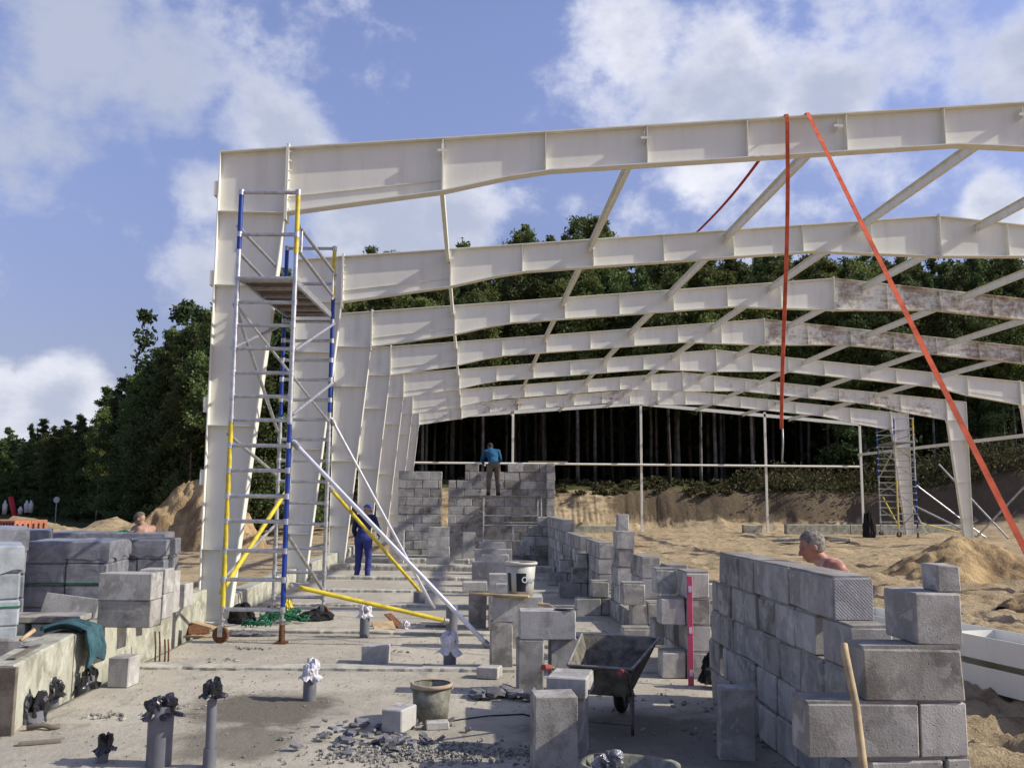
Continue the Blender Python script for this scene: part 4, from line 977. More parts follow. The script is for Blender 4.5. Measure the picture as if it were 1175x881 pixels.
# trowel on the nearest stand
e = empty('trowel', (.83, 8.68, .756), 'dark mason trowel lying on the nearest block stand', 'trowel'); mb = MB(); mb.prism([(-.02, -.05), (.12, -.035), (.20, 0), (.12, .035), (-.02, .05)], .004, .008, 'z'); mb.build('blade', M['rubber'], e, local=True); mb = MB(); mb.tube((-.02, 0, .01), (-.07, 0, .04), .006); mb.tube((-.07, 0, .04), (-.18, 0, .045), .014, .017); mb.build('handle', M['wood'], e, local=True); e.rotation_euler.z = R(-12)

# ------------------------------------------------------------------ wheelbarrow
def barrow(org, rz, label):
    e = empty('wheelbarrow', org, label, 'wheelbarrow', None, rz)      # local +Y points to the wheel
    rim = [(-.25, .50, .50), (.25, .50, .50), (.33, 1.26, .63), (-.33, 1.26, .63)]      # handles end .. wheel end
    bot = [(-.17, .62, .27), (.17, .62, .27), (.17, .98, .27), (-.17, .98, .27)]
    mb = MB(); t = .012; vs_ = rim+bot
    inn = [(x*.955, y+(t if y < .8 else -t), z+.0) for x, y, z in rim]+[(x*.94, y+(t if y < .8 else -t), z+t) for x, y, z in bot]
    def q(a, b, c, d, n=6):
        vv = []
        for i in range(n+1):
            for j in range(n+1):
                p = (Vector(a)*(1-i/n)+Vector(b)*(i/n))*(1-j/n)+(Vector(d)*(1-i/n)+Vector(c)*(i/n))*(j/n)
                if 0 < i < n and 0 < j < n: p += Vector((1, 1, 1))*mnoise.noise(p*7)*.008
                vv.append(p)
        mb.add(vv, [(i*(n+1)+j, (i+1)*(n+1)+j, (i+1)*(n+1)+j+1, i*(n+1)+j+1) for i in range(n) for j in range(n)])
    for S in (vs_, inn):
        for a, b in ((0, 1), (1, 2), (2, 3), (3, 0)): q(S[a], S[b], S[b+4], S[a+4])
        q(S[4], S[5], S[6], S[7])
    for k in range(4): mb.add([vs_[k], vs_[(k+1) % 4], inn[(k+1) % 4], inn[k]], [(0, 1, 2, 3)])
    tray = mb.build('tray', M['barrow'], e, local=True)
    mb = MB(); pts = rim+[rim[0]]
    for a, b in zip(pts, pts[1:]): mb.tube(a, b, .011, n=8)
    mb.build('rim', M['barrow2'], tray, local=True)
    # frame
    mb = MB()
    for s in (-1, 1):
        mb.path([(s*.275, .02, .56), (s*.27, .18, .53), (s*.25, .42, .36), (s*.21, .62, .255), (s*.15, 1.0, .245), (s*.06, 1.22, .20), (s*.055, 1.32, .185)], .015, 8)
        mb.path([(s*.23, .52, .30), (s*.24, .54, .12), (s*.24, .55, .012)], .013, 8); mb.path([(s*.24, .55, .05), (s*.18, .9, .245)], .010, 8)
    mb.tube((-.24, .55, .09), (.24, .55, .09), .011); mb.build('frame', M['galv_dirty'], e, local=True)
    for s in (-1, 1):
        mb = MB(); mb.tube((s*.277, -.07, .575), (s*.272, .07, .553), .021, n=12); mb.build('grip', M['redrubber'], e, local=True)
    mb = MB(); n = 28; R0, r0 = .15, .042; vs_ = []
    for i in range(n):
        a = 2*math.pi*i/n
        for k in range(10):
            b = 2*math.pi*k/10; rr = R0+r0*math.cos(b); vs_.append((r0*math.sin(b), 1.32+rr*math.cos(a), .192+rr*math.sin(a)))
    mb.add(vs_, [(i*10+k, ((i+1) % n)*10+k, ((i+1) % n)*10+(k+1) % 10, i*10+(k+1) % 10) for i in range(n) for k in range(10)], 0, True); wh = mb.build('wheel', M['rubber'], e, local=True)
    mb = MB(); mb.tube((-.015, 1.32, .192), (.015, 1.32, .192), .115, n=20); mb.tube((-.06, 1.32, .192), (.06, 1.32, .192), .015); mb.build('hub', M['galv_dirty'], wh, local=True)
    return e
M['barrow2'] = plain('worn_steel_edge', (.30, .28, .24), .6, .3, .25, 14); M['galv_dirty'] = plain('dirty_frame_tube', (.20, .17, .14), .65, .3, .3, 12)
barrow((.83, 6.72, 0), R(-21), 'wheelbarrow crusted with mortar, red grips, on the floor before the doorway')
# mortar tub at the bottom edge
e = empty('mortar_tub', (.93, 5.42, 0), 'mortar tub with dark mix, cut by the bottom edge', 'tub', None, R(-20)); mb = MB()
def oval(rx, ry, z, n=32, p=2.6): return [(rx*abs(math.cos(a))**(2/p)*(1 if math.cos(a) >= 0 else -1), ry*abs(math.sin(a))**(2/p)*(1 if math.sin(a) >= 0 else -1), z) for a in [2*math.pi*k/n for k in range(n)]]
e.scale = (.8, .8, .93)
rows = [oval(.25, .16, 0), oval(.33, .23, .27), oval(.355, .255, .285), oval(.355, .255, .30), oval(.315, .215, .295), oval(.27, .18, .18)]
vs_ = sum(rows, []); mb.add(vs_, [(i*32+k, i*32+(k+1) % 32, (i+1)*32+(k+1) % 32, (i+1)*32+k) for i in range(5) for k in range(32)]+[tuple(range(32))], 0, True); mb.build('body', M['bucketbody2'] if 'bucketbody2' in M else M['bucketbody'], e, local=True)
mb = MB(); rr = oval(.285, .19, .2); mb.add(rr+[(0, 0, .225)], [(k, (k+1) % 32, 32) for k in range(32)], 0, True); mb.build('mortar', M['mixmortar'], e, local=True)
bg_ = empty('plastic_bag', (.84, 5.45, .24), 'crumpled clear and black plastic bag lying on the mortar tub', 'bag')
crumple('bag_body', (.80, 5.45, .22), .085, .10, plain('smoky_film', (.03, .03, .034), .2, 0, .3, 9, .6, .01, .8, c2=(.25, .26, .28)), bg_, 4)
# wooden shovel handle leaning at the near wall
a = G(990, 905, -.0); p0 = AY(991, 890, 4.25); p1 = AY(969, 738, 4.5)
e = empty('shovel', (p0.x, p0.y, 0), 'wooden shovel handle leaning against the near wall corner', 'shovel'); mb = MB()
d = (p1-p0); base = p0-d*(.35); mb.path([base, p0-d*.0+Vector((.004, 0, 0)), p0*.5+p1*.5+Vector((.012, 0, 0)), p1-d*.08+Vector((-.004, 0, 0)), p1], .02, 12, rs=[.021, .0195, .0185, .019, .014]); mb.build('handle', M['wood'], e)
mb = MB(); q = base-d*.1; mb.obox(q, (.22, .02, .28), eul(R(-8), 0, 0), 0, .004); mb.build('blade', M['galv_dirty'], e)
# pink spirit level leaning on the pillar
a = G(793, 787); b = AY(791, 661, 9.30); e = empty('spirit_level', (a.x, a.y, 0), 'pink red spirit level standing against the doorway pillar', 'spirit level'); mb = MB(); dv = (b-a); mid = (a+b)/2
rot = dv.to_track_quat('Z', 'Y').to_matrix(); mb.obox(mid, (.055, .028, dv.length), rot, 0, .003); mb.build('body', M['pink'], e); mb = MB()
for f in (.12, .5, .88): mb.obox(a+dv*f-Vector((0, .016, 0)), (.03, .006, .06), rot)
mb.build('vial', M['labelwhite'], e)
# heap of black cloth at the end of the near wall
def clothlump(name, c, rx, ry, h, mat, label, cat, seed, amp=.35):
    n = 40; mb = MB(); vs_ = []
    for j in range(16):
        t = j/15
        for k in range(n):
            a = 2*math.pi*k/n; p = Vector((math.cos(a)*1.6, math.sin(a)*1.6, t*2+seed)); f = 1+amp*mnoise.noise(p)+amp*.6*mnoise.noise(p*3.1)
            rr = math.cos(t*math.pi/2)**.6*f; vs_.append((rx*rr*math.cos(a), ry*rr*math.sin(a), h*(math.sin(t*math.pi/2)*(1+amp*mnoise.noise(p*1.7+Vector((3, 3, 3))))))); 
    mb.add(vs_, [(i*n+k, i*n+(k+1) % n, (i+1)*n+(k+1) % n, (i+1)*n+k) for i in range(15) for k in range(n)], 0, False)
    o = mb.build(name, mat, local=True); o.location = c; return tag(o, label, cat)
clothlump('black_bundle', (2.33, 8.95, .05), .12, .10, .24, M['blackcloth'], 'black cloth bundle hanging at the doorway between pillar and near wall', 'cloth', 3, .5)
clothlump('black_bundle', (21.6, 49.5, -.1), .32, .3, 1.2, M['blackcloth'], 'dark bundle standing left of the distant scaffold tower', 'bundle', 8, .5)
# teal jacket over the left wall
mb = MB(); n1_, n2_ = 34, 22; vs_ = []
for i in range(n1_+1):
    s = i/n1_*1.02
    for j in range(n2_+1):
        t = j/n2_; y = 8.97+.36*t+.03*math.sin(s*9)
        if s < .34: x = -3.96+s*1.05; z = .505+.04*math.sin(s*9)
        else:
            u = s-.34; x = -3.96+.357+.04+.02*math.sin(u*6)+u*.08; z = .505-u*.44*(1+.12*math.sin(t*6+1))
            z += .03*math.exp(-u*30)
        fold = .018*math.sin(t*19+s*2.2)+.011*math.sin(t*43+s*5)
        vs_.append((x+(fold if s >= .34 else 0)+.01, y-.05*(s-.3 if s > .3 else 0)*math.sin(t*3), z+(fold*1.2 if s < .34 else 0)+.012))
mb.add(vs_, [(i*(n2_+1)+j, (i+1)*(n2_+1)+j, (i+1)*(n2_+1)+j+1, i*(n2_+1)+j+1) for i in range(n1_) for j in range(n2_)], 0, True)
o = mb.build('jacket', M['denim'], origin=(-3.45, 8.7, .5)); md = o.modifiers.new('th', 'SOLIDIFY'); md.thickness = .012; tag(o, 'teal cloth jacket draped over the left foundation wall', 'jacket')
# trowel on the left wall
e = empty('trowel', (-3.68, 8.1, .52), 'trowel with a pale wooden handle on the left foundation wall', 'trowel', None, R(75)); mb = MB(); mb.prism([(-.02, -.05), (.12, -.04), (.22, 0), (.12, .04), (-.02, .05)], .0, .004, 'z'); mb.build('blade', M['galv'], e, local=True); mb = MB(); mb.path([(.0, 0, .0), (-.05, 0, .02), (-.06, 0, .05)], .006, 6); mb.build('neck', M['galv'], e, local=True); mb = MB(); mb.tube((-.06, 0, .05), (.07, -.02, .12), .016, .019, 12); mb.build('handle', M['wood'], e, local=True)
mb = MB(); mb.obox((-3.56, 7.85, .515), (.06, .7, .012), rotz(R(9)), 0, .002); tag(mb.build('batten', M['wood_dark'], origin=(-3.57, 7.85, .51)), 'thin grey batten lying on top of the left foundation wall', 'batten')
p = G(46, 853); mb = MB(); mb.obox((0, 0, .012), (.28, .05, .022), rotz(R(18)), 0, .003); o = mb.build('wood_strip', M['wood_dark'], local=True); o.location = p; tag(o, 'dark scrap of wood lying on the floor at bottom left', 'wood scrap')
p = G(30, 838); mb = MB(); mb.path([(0, 0, .02), (.1, .05, .03), (.18, .02, .02), (.22, .06, .02)], .02, 8); o = mb.build('rag', M['wood_dark'], local=True); o.location = p; tag(o, 'small dark rag on the floor by the wrapped pipe stub', 'rag')

# rubble: broken slates and gravel
def shard(mb, c, s, th, seed):
    n = random.choice((4, 5, 6)); a0 = random.random()*6; pts = [(s*random.uniform(.55, 1)*math.cos(a0+2*math.pi*k/n), s*random.uniform(.4, .8)*math.sin(a0+2*math.pi*k/n)) for k in range(n)]
    rot = eul(random.uniform(-.4, .4), random.uniform(-.4, .4), random.random()*6)
    mb.ct = random.uniform(-.35, .3); vs_ = [Vector((x, y, -th/2)) for x, y in pts]+[Vector((x*.9, y*.9, th/2)) for x, y in pts]
    vs_ = [rot @ v+Vector(c) for v in vs_]; mb.add(vs_, [tuple(reversed(range(n))), tuple(range(n, 2*n))]+[(k, (k+1) % n, n+(k+1) % n, n+k) for k in range(n)])
mb = MB()
for (px, py, k, sp) in ((395, 845, 16, .16), (435, 856, 20, .2), (470, 852, 16, .15), (500, 835, 6, .1), (410, 835, 10, .12)):
    q = G(px, py)
    for i in range(k): shard(mb, (q.x+random.gauss(0, sp), q.y+random.gauss(0, sp*.6), .018+random.random()*.035), random.uniform(.03, .085), random.uniform(.010, .022), i)
tag(mb.build('broken_slabs', M['chips'], origin=G(430, 850)), 'scatter of broken grey chips on the floor at bottom centre', 'rubble', kind='stuff')
mb = MB(); q = G(500, 866)
for i in range(850):
    x = random.gauss(0, .40); y = random.gauss(0, .15); x, y = x, y+.0
    hh = .028*math.exp(-(x/.35)**2-(y/.14)**2); shard(mb, (q.x+x, q.y+y, random.random()*hh+.006), random.uniform(.007, .024), random.uniform(.006, .016), i)
tag(mb.build('gravel', M['gravel'], origin=q), 'low heap of broken concrete crumbs at bottom centre', 'gravel', kind='stuff')
mb = MB()
for i in range(900):
    x = random.uniform(-3.3, 2.1); y = random.uniform(6.2, 14)
    shard(mb, (x, y, .008), random.uniform(.004, .013), random.uniform(.004, .01), i)
for (px, py, k, sp) in ((290, 745, 16, .12), (260, 758, 16, .12), (330, 848, 3, .05), (120, 822, 22, .12), (200, 812, 20, .1), (460, 748, 8, .08), (790, 812, 14, .3), (830, 842, 30, .3), (880, 850, 40, .18), (720, 800, 10, .2)):
    q = G(px, py)
    for i in range(k): shard(mb, (q.x+random.gauss(0, sp), q.y+random.gauss(0, sp*.5), .012), random.uniform(.01, .035), random.uniform(.008, .02), i)
tag(mb.build('crumbs', M['gravel'], origin=(0, 9, 0)), 'mortar crumbs and chips scattered over the concrete floor', 'debris', kind='stuff')
mb = MB(); q = G(575, 801)
for i in range(22): mb.ct = 0; shard(mb, (q.x+random.gauss(0, .16), q.y+random.gauss(0, .06), .02+random.random()*.05), random.uniform(.06, .13), .03, i)
tag(mb.build('broken_pieces', M['chips'], origin=q), 'pile of broken grey slab pieces left of the upright blocks', 'rubble', kind='stuff')
# hose / cable on the floor
q = G(530, 826); mb = MB(); mb.path([G(512, 829)+Vector((0, 0, .008)), G(530, 826)+Vector((0, 0, .008)), G(560, 822)+Vector((0, 0, .008)), G(600, 820)+Vector((0, 0, .008)), G(612, 823)+Vector((0, 0, .008))], .006, 6); tag(mb.build('cable', M['rubber'], origin=q), 'thin dark cable on the floor right of the mortar bucket', 'cable')
# clutter round the tower feet
mb = MB(); random.seed(12)
def coil(mb, c, r, turns, wob, th):
    pts = []
    for k in range(int(turns*22)):
        a = k/22*2*math.pi; pts.append((c[0]+(r+random.uniform(-wob, wob))*math.cos(a), c[1]+(r+random.uniform(-wob, wob))*.6*math.sin(a), c[2]+.02+random.random()*wob*1.6+.004*k/22))
    mb.path(pts, th, 5)
q = G(318, 716); coil(mb, q, .20, 7, .08, .008); coil(mb, q+Vector((.1, .2, .05)), .14, 5, .08, .008); q2 = G(295, 722); coil(mb, q2, .16, 4, .07, .008); coil(mb, q+Vector((.25, .1, 0)), .15, 3, .06, .007)
tag(mb.build('green_rope', M['greennet'], origin=q), 'tangled green rope on the floor under the scaffold tower', 'rope')
clothlump('sack', G(275, 716)+Vector((0, .1, 0)), .2, .12, .24, M['blackcloth'], 'dark sack lying inside the base of the scaffold tower', 'sack', 5, .4)
clothlump('sack', G(372, 716)+Vector((-.2, .5, 0)), .28, .2, .12, M['blackcloth'], 'flat black bag behind the scaffold tower feet', 'bag', 6, .4)
clothlump('sack', G(322, 706)+Vector((0, .5, 0)), .1, .1, .2, M['yellow'], 'small yellow bag behind the green rope', 'bag', 7, .3)
q = G(285, 729); clothlump('rag', (q.x, q.y, 0), .32, .1, .05, M['chips'], 'grey rag lying on the floor strip beside the castor wheel', 'rag', 9, .5)
def board(px, py, L, W_, T, rz, mat, label, rx=0, ry=0, z=0.0, name='board'):
    mb = MB(); mb.obox((0, 0, 0), (L, W_, T), None, 0, .003); o = mb.build(name, M[mat], local=True); q = G(px, py, z); o.location = (q.x, q.y, z+T/2+abs(math.sin(ry))*L/2+abs(math.sin(rx))*W_/2+.004); o.rotation_euler = (rx, ry, rz); return tag(o, label, 'board')
board(232, 731, .45, .1, .02, R(8), 'wood', 'pale offcut board lying by the foot of the front column')
board(228, 727, .26, .2, .015, R(20), 'rust', 'brown carton scrap leaning by the foot of the front column', rx=R(35))
board(234, 721, .3, .14, .02, R(-15), 'wood', 'pale wood scrap on top of the brown carton by the column foot', ry=R(12), z=.12)
board(440, 722, .3, .2, .015, R(20), 'wood', 'ochre cardboard piece on the floor right of the bagged pipe', rx=R(25))
board(452, 719, .28, .16, .015, R(-30), 'rust', 'brown folded cardboard on the floor right of the bagged pipe', ry=R(35))
clothlump('rag', G(466, 721), .07, .06, .09, M['whitefilm'], 'small white rag beside the brown cardboard', 'rag', 12, .4)
board(497, 715, .35, .06, .02, R(-15), 'cyl', 'thin white strip on the floor near the yellow tube end')
board(505, 719, .4, .12, .02, R(-5), 'wood_dark', 'dark board lying near the end of the yellow tube')
# steel beams lying on the sand at the right
def lying(c, rz, L, zb, label, Wb=.62, hf=.25):
    e = empty('steel_beam', (c[0], c[1], zb), label, 'steel beam', 'steel beams lying on the sand', rz)
    mb = MB()
    for s in (-1, 1): mb.box(s*(Wb/2)-.007, s*(Wb/2)+.007, -L/2, L/2, 0, hf)
    mb.build('flange', M['steel0'], e, local=True); mb = MB(); mb.box(-Wb/2+.008, Wb/2-.008, -L/2, L/2, hf/2-.005, hf/2+.005); mb.build('web', M['steel0'], e, local=True)
    mb = MB()
    for k in range(int(L/1.1)): mb.box(-Wb/2+.01, Wb/2-.01, -L/2+.3+k*1.1, -L/2+.308+k*1.1, hf/2+.006, hf-.01)
    mb.box(-Wb/2-.02, Wb/2+.02, -L/2-.016, -L/2-.001, -.01, hf+.01); mb.box(-Wb/2-.02, Wb/2+.02, L/2+.001, L/2+.016, -.01, hf+.01); mb.build('stiffener', M['steel0'], e, local=True); return e
lying((5.36, 12.3), R(13), 8.5, -.24, 'lower of the two white steel beams lying on the sand at right')
lying((5.47, 12.4), R(12), 8.5, .06, 'upper of the two white steel beams lying on the sand at right')
for yy in (9.2, 12.6):
    mb = MB(); mb.box(4.9+(12.6-yy)*.2, 6.3+(12.6-yy)*.2, yy-.06, yy+.06, -.36, -.25, bev=.005); tag(mb.build('support_timber', M['wood_dark'], origin=(5.5, yy, -.3)), '%s timber under the lying steel beams' % ('near' if yy < 10 else 'far'), 'timber')

# far footing and odds and ends behind
def plinth(x0, x1, y, h, label, d=.5):
    mb = MB(); n = max(1, int((x1-x0)/3))
    for k in range(n): mb.ct = random.uniform(-.1, .1); mb.box(x0+(x1-x0)*k/n, x0+(x1-x0)*(k+1)/n-.03, y, y+d, -.3, h+random.uniform(-.03, .03), bev=.03)
    tag(mb.build('concrete_footing', M['wallconc'], origin=((x0+x1)/2, y, 0)), label, 'footing', 'far concrete footings')
plinth(16.9, 18.1, 56.6, .38, 'short pale concrete footing left of the right gable post'); plinth(19.2, 31, 55.6, .45, 'long pale concrete footing at the foot of the distant scaffold tower'); plinth(4.6, 9.5, 56.5, .3, 'low concrete footing behind the stepped block wall', .4)
mb = MB(); random.seed(5)
for k in range(7): 
    mb.ct = random.uniform(-.1, .1); mb.obox((15.6+random.uniform(-1.2, 1.6), 41.5+random.uniform(-.8, .8), -.02+random.random()*.2), (random.uniform(.8, 2.2), .25, .12), eul(0, random.uniform(-.1, .1), random.uniform(-.6, .6)), 0, .02)
tag(mb.build('rubble_heap', M['wallconc'], origin=(15.5, 41.5, 0)), 'pale heap of concrete scraps on the sand behind the bare shouldered man', 'rubble')
# left background: red post, signs, white cans
mb = MB(); b = AY(17, 592, 60); mb.path([(b.x, b.y, -.3), (b.x-.05, b.y, .7), (b.x-.35, b.y, 1.75)], .16, 8); tag(mb.build('red_post', M['redpaint'], origin=b), 'leaning red machine arm at the far left edge', 'machine')
for k, (px, py, h) in enumerate(((5, 590, .8), (23, 590, .45), (30, 588, .7), (35, 588, .7))):
    b = AY(px, py, 55); mb = MB(); mb.lathe([(.0, 0), (.12, 0), (.13, h*.7), (.06, h*.85), (.05, h), (0, h)], (0, 0, 0), 12); o = mb.build('canister', M['cyl'], local=True); o.location = (b.x, b.y, b.z); tag(o, '%s white canister behind the orange bricks' % ('leftmost', 'squat', 'third', 'rightmost')[k], 'canister', 'white canisters at the far left')
e = empty('sign_post', AY(64, 592, 62), 'small white round sign on a thin post before the left wood', 'sign'); mb = MB(); mb.tube((0, 0, -.4), (0, 0, 1.0), .04); mb.build('post', M['galv'], e, local=True); mb = MB(); mb.tube((-.0, -.06, 1.05), (-.0, -.02, 1.05), .2, n=16, smooth=False); mb.build('plate', M['cyl'], e, local=True)

# ------------------------------------------------------------------ people
M['skin'] = plain('skin', (.38, .225, .155), .55, 0, .12, 10, .1, .003, .4); M['skinred'] = plain('sunburnt_skin', (.37, .165, .11), .55, 0, .1, 12, .1, .003, .4)
M['overall'] = plain('blue_overalls', (.035, .045, .20), .9, 0, .2, 6, .5, .01); M['navy'] = plain('navy_jacket', (.018, .028, .085), .9, 0, .2, 6, .5, .01); M['bluecap'] = plain('blue_cap', (.02, .08, .36), .8, 0, .15, 9)
M['bluetop'] = plain('blue_top', (.015, .10, .20), .9, 0, .2, 6, .5, .01); M['beige'] = plain('beige_trousers', (.17, .15, .11), .9, 0, .25, 5, .5, .01)
M['greyhair'] = plain('grey_hair', (.30, .265, .22), .85, 0, .3, 40, .9, .006, c2=(.075, .065, .055)); M['darkhair'] = plain('dark_hair', (.05, .035, .025), .85, 0, .3, 30, .9, .006)
M['tank'] = plain('washed_red_vest', (.50, .30, .25), .9, 0, .15, 9, .4); M['khakicap'] = plain('khaki_cap', (.17, .15, .09), .85, 0, .2, 10); M['boot'] = plain('dark_boots', (.04, .03, .022), .8)
def capsule(mb, a, b, ra, rb, n=14):
    a = Vector(a); b = Vector(b); d = (b-a); L = d.length; d.normalize(); pts = []; rs = []
    for k in range(5): t = k/5*math.pi/2; pts.append(a-d*ra*math.cos(t)); rs.append(max(.0015, ra*math.sin(t)))
    for k in range(4): pts.append(a+(b-a)*(k/3)); rs.append(ra+(rb-ra)*k/3)
    for k in range(1, 6): t = k/5*math.pi/2; pts.append(b+d*rb*math.sin(t)); rs.append(max(.0015, rb*math.cos(t)))
    mb.path(pts, 0, n, rs=rs)
def ellip(mb, c, r, rot=None, n=16):
    vs_ = []; m = 10
    for i in range(m+1):
        t = math.pi*i/m
        for k in range(n):
            a = 2*math.pi*k/n; p = Vector((r[0]*math.sin(t)*math.cos(a), r[1]*math.sin(t)*math.sin(a), r[2]*math.cos(t)))
            if i in (0, m): p = Vector((r[0]*.02*math.cos(a), r[1]*.02*math.sin(a), r[2]*math.cos(t)))
            vs_.append((rot @ p if rot else p)+Vector(c))
    fs = [(i*n+k, (i+1)*n+k, (i+1)*n+(k+1) % n, i*n+(k+1) % n) for i in range(m) for k in range(n)]+[tuple(range(n)), tuple(reversed(range(m*n, m*n+n)))]
    mb.add(vs_, fs, 0, True)
def head_parts(mb, c, rot):
    """head facing local +Y; c = head centre"""
    c = Vector(c); P = lambda x, y, z: c + rot @ Vector((x, y, z))
    ellip(mb, P(0, -.012, .02), (.074, .095, .098), rot); ellip(mb, P(0, .022, -.045), (.058, .068, .068), rot); ellip(mb, P(0, .062, -.088), (.026, .022, .02), rot)       # skull, jaw, chin
    ellip(mb, P(0, .078, .022), (.052, .016, .016), rot)                                          # brow
    capsule(mb, P(0, .085, .012), P(0, .108, -.026), .009, .015); ellip(mb, P(0, .083, -.058), (.026, .014, .010), rot); ellip(mb, P(0, .082, -.069), (.022, .012, .008), rot)   # nose, lips
    for s in (-1, 1):
        ellip(mb, P(s*.077, -.006, -.008), (.010, .022, .032), rot); ellip(mb, P(s*.038, .058, -.022), (.022, .022, .022), rot)     # ears, cheekbones
def hand_parts(mb, w, d, palmn, size=1.0, curl=.5):
    """w wrist, d direction of the hand, palmn palm normal"""
    w = Vector(w); d = Vector(d).normalized(); pn = Vector(palmn); pn = (pn-d*pn.dot(d)).normalized(); s = d.cross(pn)
    for k, q in enumerate((-.027, -.009, .009, .027)):
        capsule(mb, w+d*.01+s*q*.6*size, w+d*.085*size+s*q*size, .014, .011)
        L = (.060, .072, .078, .068)[3-k]*size; a = w+d*.085*size+s*q*size*1.05; b = a+(d*math.cos(curl)+pn*math.sin(curl))*L*.5; c = b+(d*math.cos(curl*2.1)+pn*math.sin(curl*2.1))*L*.5
        capsule(mb, a, b, .0095, .0085); capsule(mb, b, c, .0085, .007)
    a = w+d*.03-s*.028*size; b = a+(d*.7-s*.55+pn*.3).normalized()*.035; c = b+(d*.85-s*.1+pn*.5).normalized()*.032; capsule(mb, a, b, .012, .010); capsule(mb, b, c, .010, .008)
def person(org, rz, label, J, mats, region, voxel=.0095, extra=None, name='person'):
    """J: joints in local coords (person faces local +Y).  region(p, hint)->material index"""
    mb = MB()
    for s in ('l', 'r'):
        sg = -1 if s == 'l' else 1
        capsule(mb, J['hip_'+s], J['knee_'+s], .088*J.get('leg', 1), .060*J.get('leg', 1)); capsule(mb, J['knee_'+s], J['ankle_'+s], .060*J.get('leg', 1), .045*J.get('leg', 1))
        ank = Vector(J['ankle_'+s]); toe = ank+Vector(J.get('toe', (0, .16, -.045))); heel = ank+Vector((0, -.045, -.04))
        capsule(mb, heel, ank+Vector((0, .05, -.035)), .04, .045); capsule(mb, ank+Vector((0, .05, -.035)), toe, .045, .034); capsule(mb, ank, heel, .045, .042)
        sh = Vector(J['sh_'+s]); el = Vector(J['el_'+s]); wr = Vector(J['wr_'+s])
        capsule(mb, sh, el, .056*J.get('arm', 1), .041*J.get('arm', 1)); capsule(mb, el, wr, .043*J.get('arm', 1), .028*J.get('arm', 1)); ellip(mb, sh, (.066, .062, .062))
        hd = (wr-el).normalized(); hand_parts(mb, wr, hd*.8+Vector((0, .1, -.2)), J.get('palm', (-sg, .2, 0)), 1.0, .45)
    pel = Vector(J['pelvis']); che = Vector(J['chest']); nk = Vector(J['neck']); hc = Vector(J['head'])
    up = (che-pel).normalized(); rt = (Vector(J['sh_r'])-Vector(J['sh_l'])).normalized(); fw = up.cross(rt)*-1; 
    fw = rt.cross(up)*-1 if (rt.cross(up)).y < 0 else rt.cross(up)
    rot = Matrix((rt, up.cross(rt), up)).transposed()
    ellip(mb, pel, (.165, .115, .13), rot); ellip(mb, pel+(che-pel)*.4, (.148, .105, .16), rot); ellip(mb, che, (.168, .118, .19), rot); ellip(mb, che+up*.1, (.175, .095, .10), rot)
    for s in ('l', 'r'):
        sh = Vector(J['sh_'+s]); capsule(mb, che+up*.12, sh, .085, .062); capsule(mb, nk-up*.02, sh, .05, .055); capsule(mb, pel, J['hip_'+s], .11, .092)
    capsule(mb, che+up*.15, nk, .068, .058); capsule(mb, nk, hc+Vector((0, 0, -.03)), .057, .054)
    hrot = J['hrot']; head_parts(mb, hc, hrot)
    o = mb.build(name, mats, local=True); o.location = org; o.rotation_euler.z = rz
    rm = o.modifiers.new('r', 'REMESH'); rm.mode = 'VOXEL'; rm.voxel_size = voxel; rm.use_smooth_shade = True
    sm = o.modifiers.new('s', 'SMOOTH'); sm.iterations = 3; sm.factor = .5
    dg = bpy.context.evaluated_depsgraph_get(); dg.update(); me = bpy.data.meshes.new_from_object(o.evaluated_get(dg)); o.modifiers.clear(); o.data = me
    me.materials.clear()
    for mm in mats: me.materials.append(mm)
    nf = len(me.polygons); ce = np.empty(nf*3); me.polygons.foreach_get('center', ce); ce = ce.reshape(-1, 3)
    mi = np.array([region(Vector(c)) for c in ce], dtype=np.int32); me.polygons.foreach_set('material_index', mi); me.polygons.foreach_set('use_smooth', np.ones(nf, bool))
    # cloth wrinkles where it is clothing
    nv = len(me.vertices); vc = np.empty(nv*3); me.vertices.foreach_get('co', vc); vc = vc.reshape(-1, 3); nr = np.empty(nv*3); me.vertices.foreach_get('normal', nr); nr = nr.reshape(-1, 3)
    cl = np.zeros(nv); fi = np.zeros(nv)
    for p in me.polygons:
        if p.material_index not in J['skin_idx']:
            for q in p.vertices: cl[q] = 1
    k = fbm(vc[:, 0]*9+vc[:, 1]*5, vc[:, 2]*13+vc[:, 1]*6, 3, 4)-.45; vc += nr*(cl*(.010+.024*k))[:, None]; me.vertices.foreach_set('co', vc.ravel()); me.update()
    return tag(o, label, 'person')
def cap_mesh(parent, c, rot, r, name, mat, brim=True, z0=.0, sc=1.0):
    mb = MB(); vs_ = []; n = 24; m = 9; c = Vector(c)
    for i in range(m+1):
        t = i/m*math.pi*.5
        for k in range(n):
            a = 2*math.pi*k/n; vs_.append(c+rot @ Vector((r[0]*math.cos(t)*math.cos(a), r[1]*math.cos(t)*math.sin(a)-.012, z0+r[2]*math.sin(t))))
    mb.add(vs_, [(i*n+k, i*n+(k+1) % n, (i+1)*n+(k+1) % n, (i+1)*n+k) for i in range(m) for k in range(n)], 0, True)
    if brim:
        vv = []
        for k in range(11):
            a = math.pi*(k/10); vv.append(c+rot @ Vector((r[0]*.9*math.cos(a), r[1]*.95*math.sin(a)-.012, z0+.005))); vv.append(c+rot @ Vector((r[0]*.95*math.cos(a), (r[1]+.065)*math.sin(a)-.0, z0-.012)))
        mb.add(vv, [(2*k, 2*k+1, 2*k+3, 2*k+2) for k in range(10)])
    o = mb.build(name, mat, local=True); o.parent = parent; return o
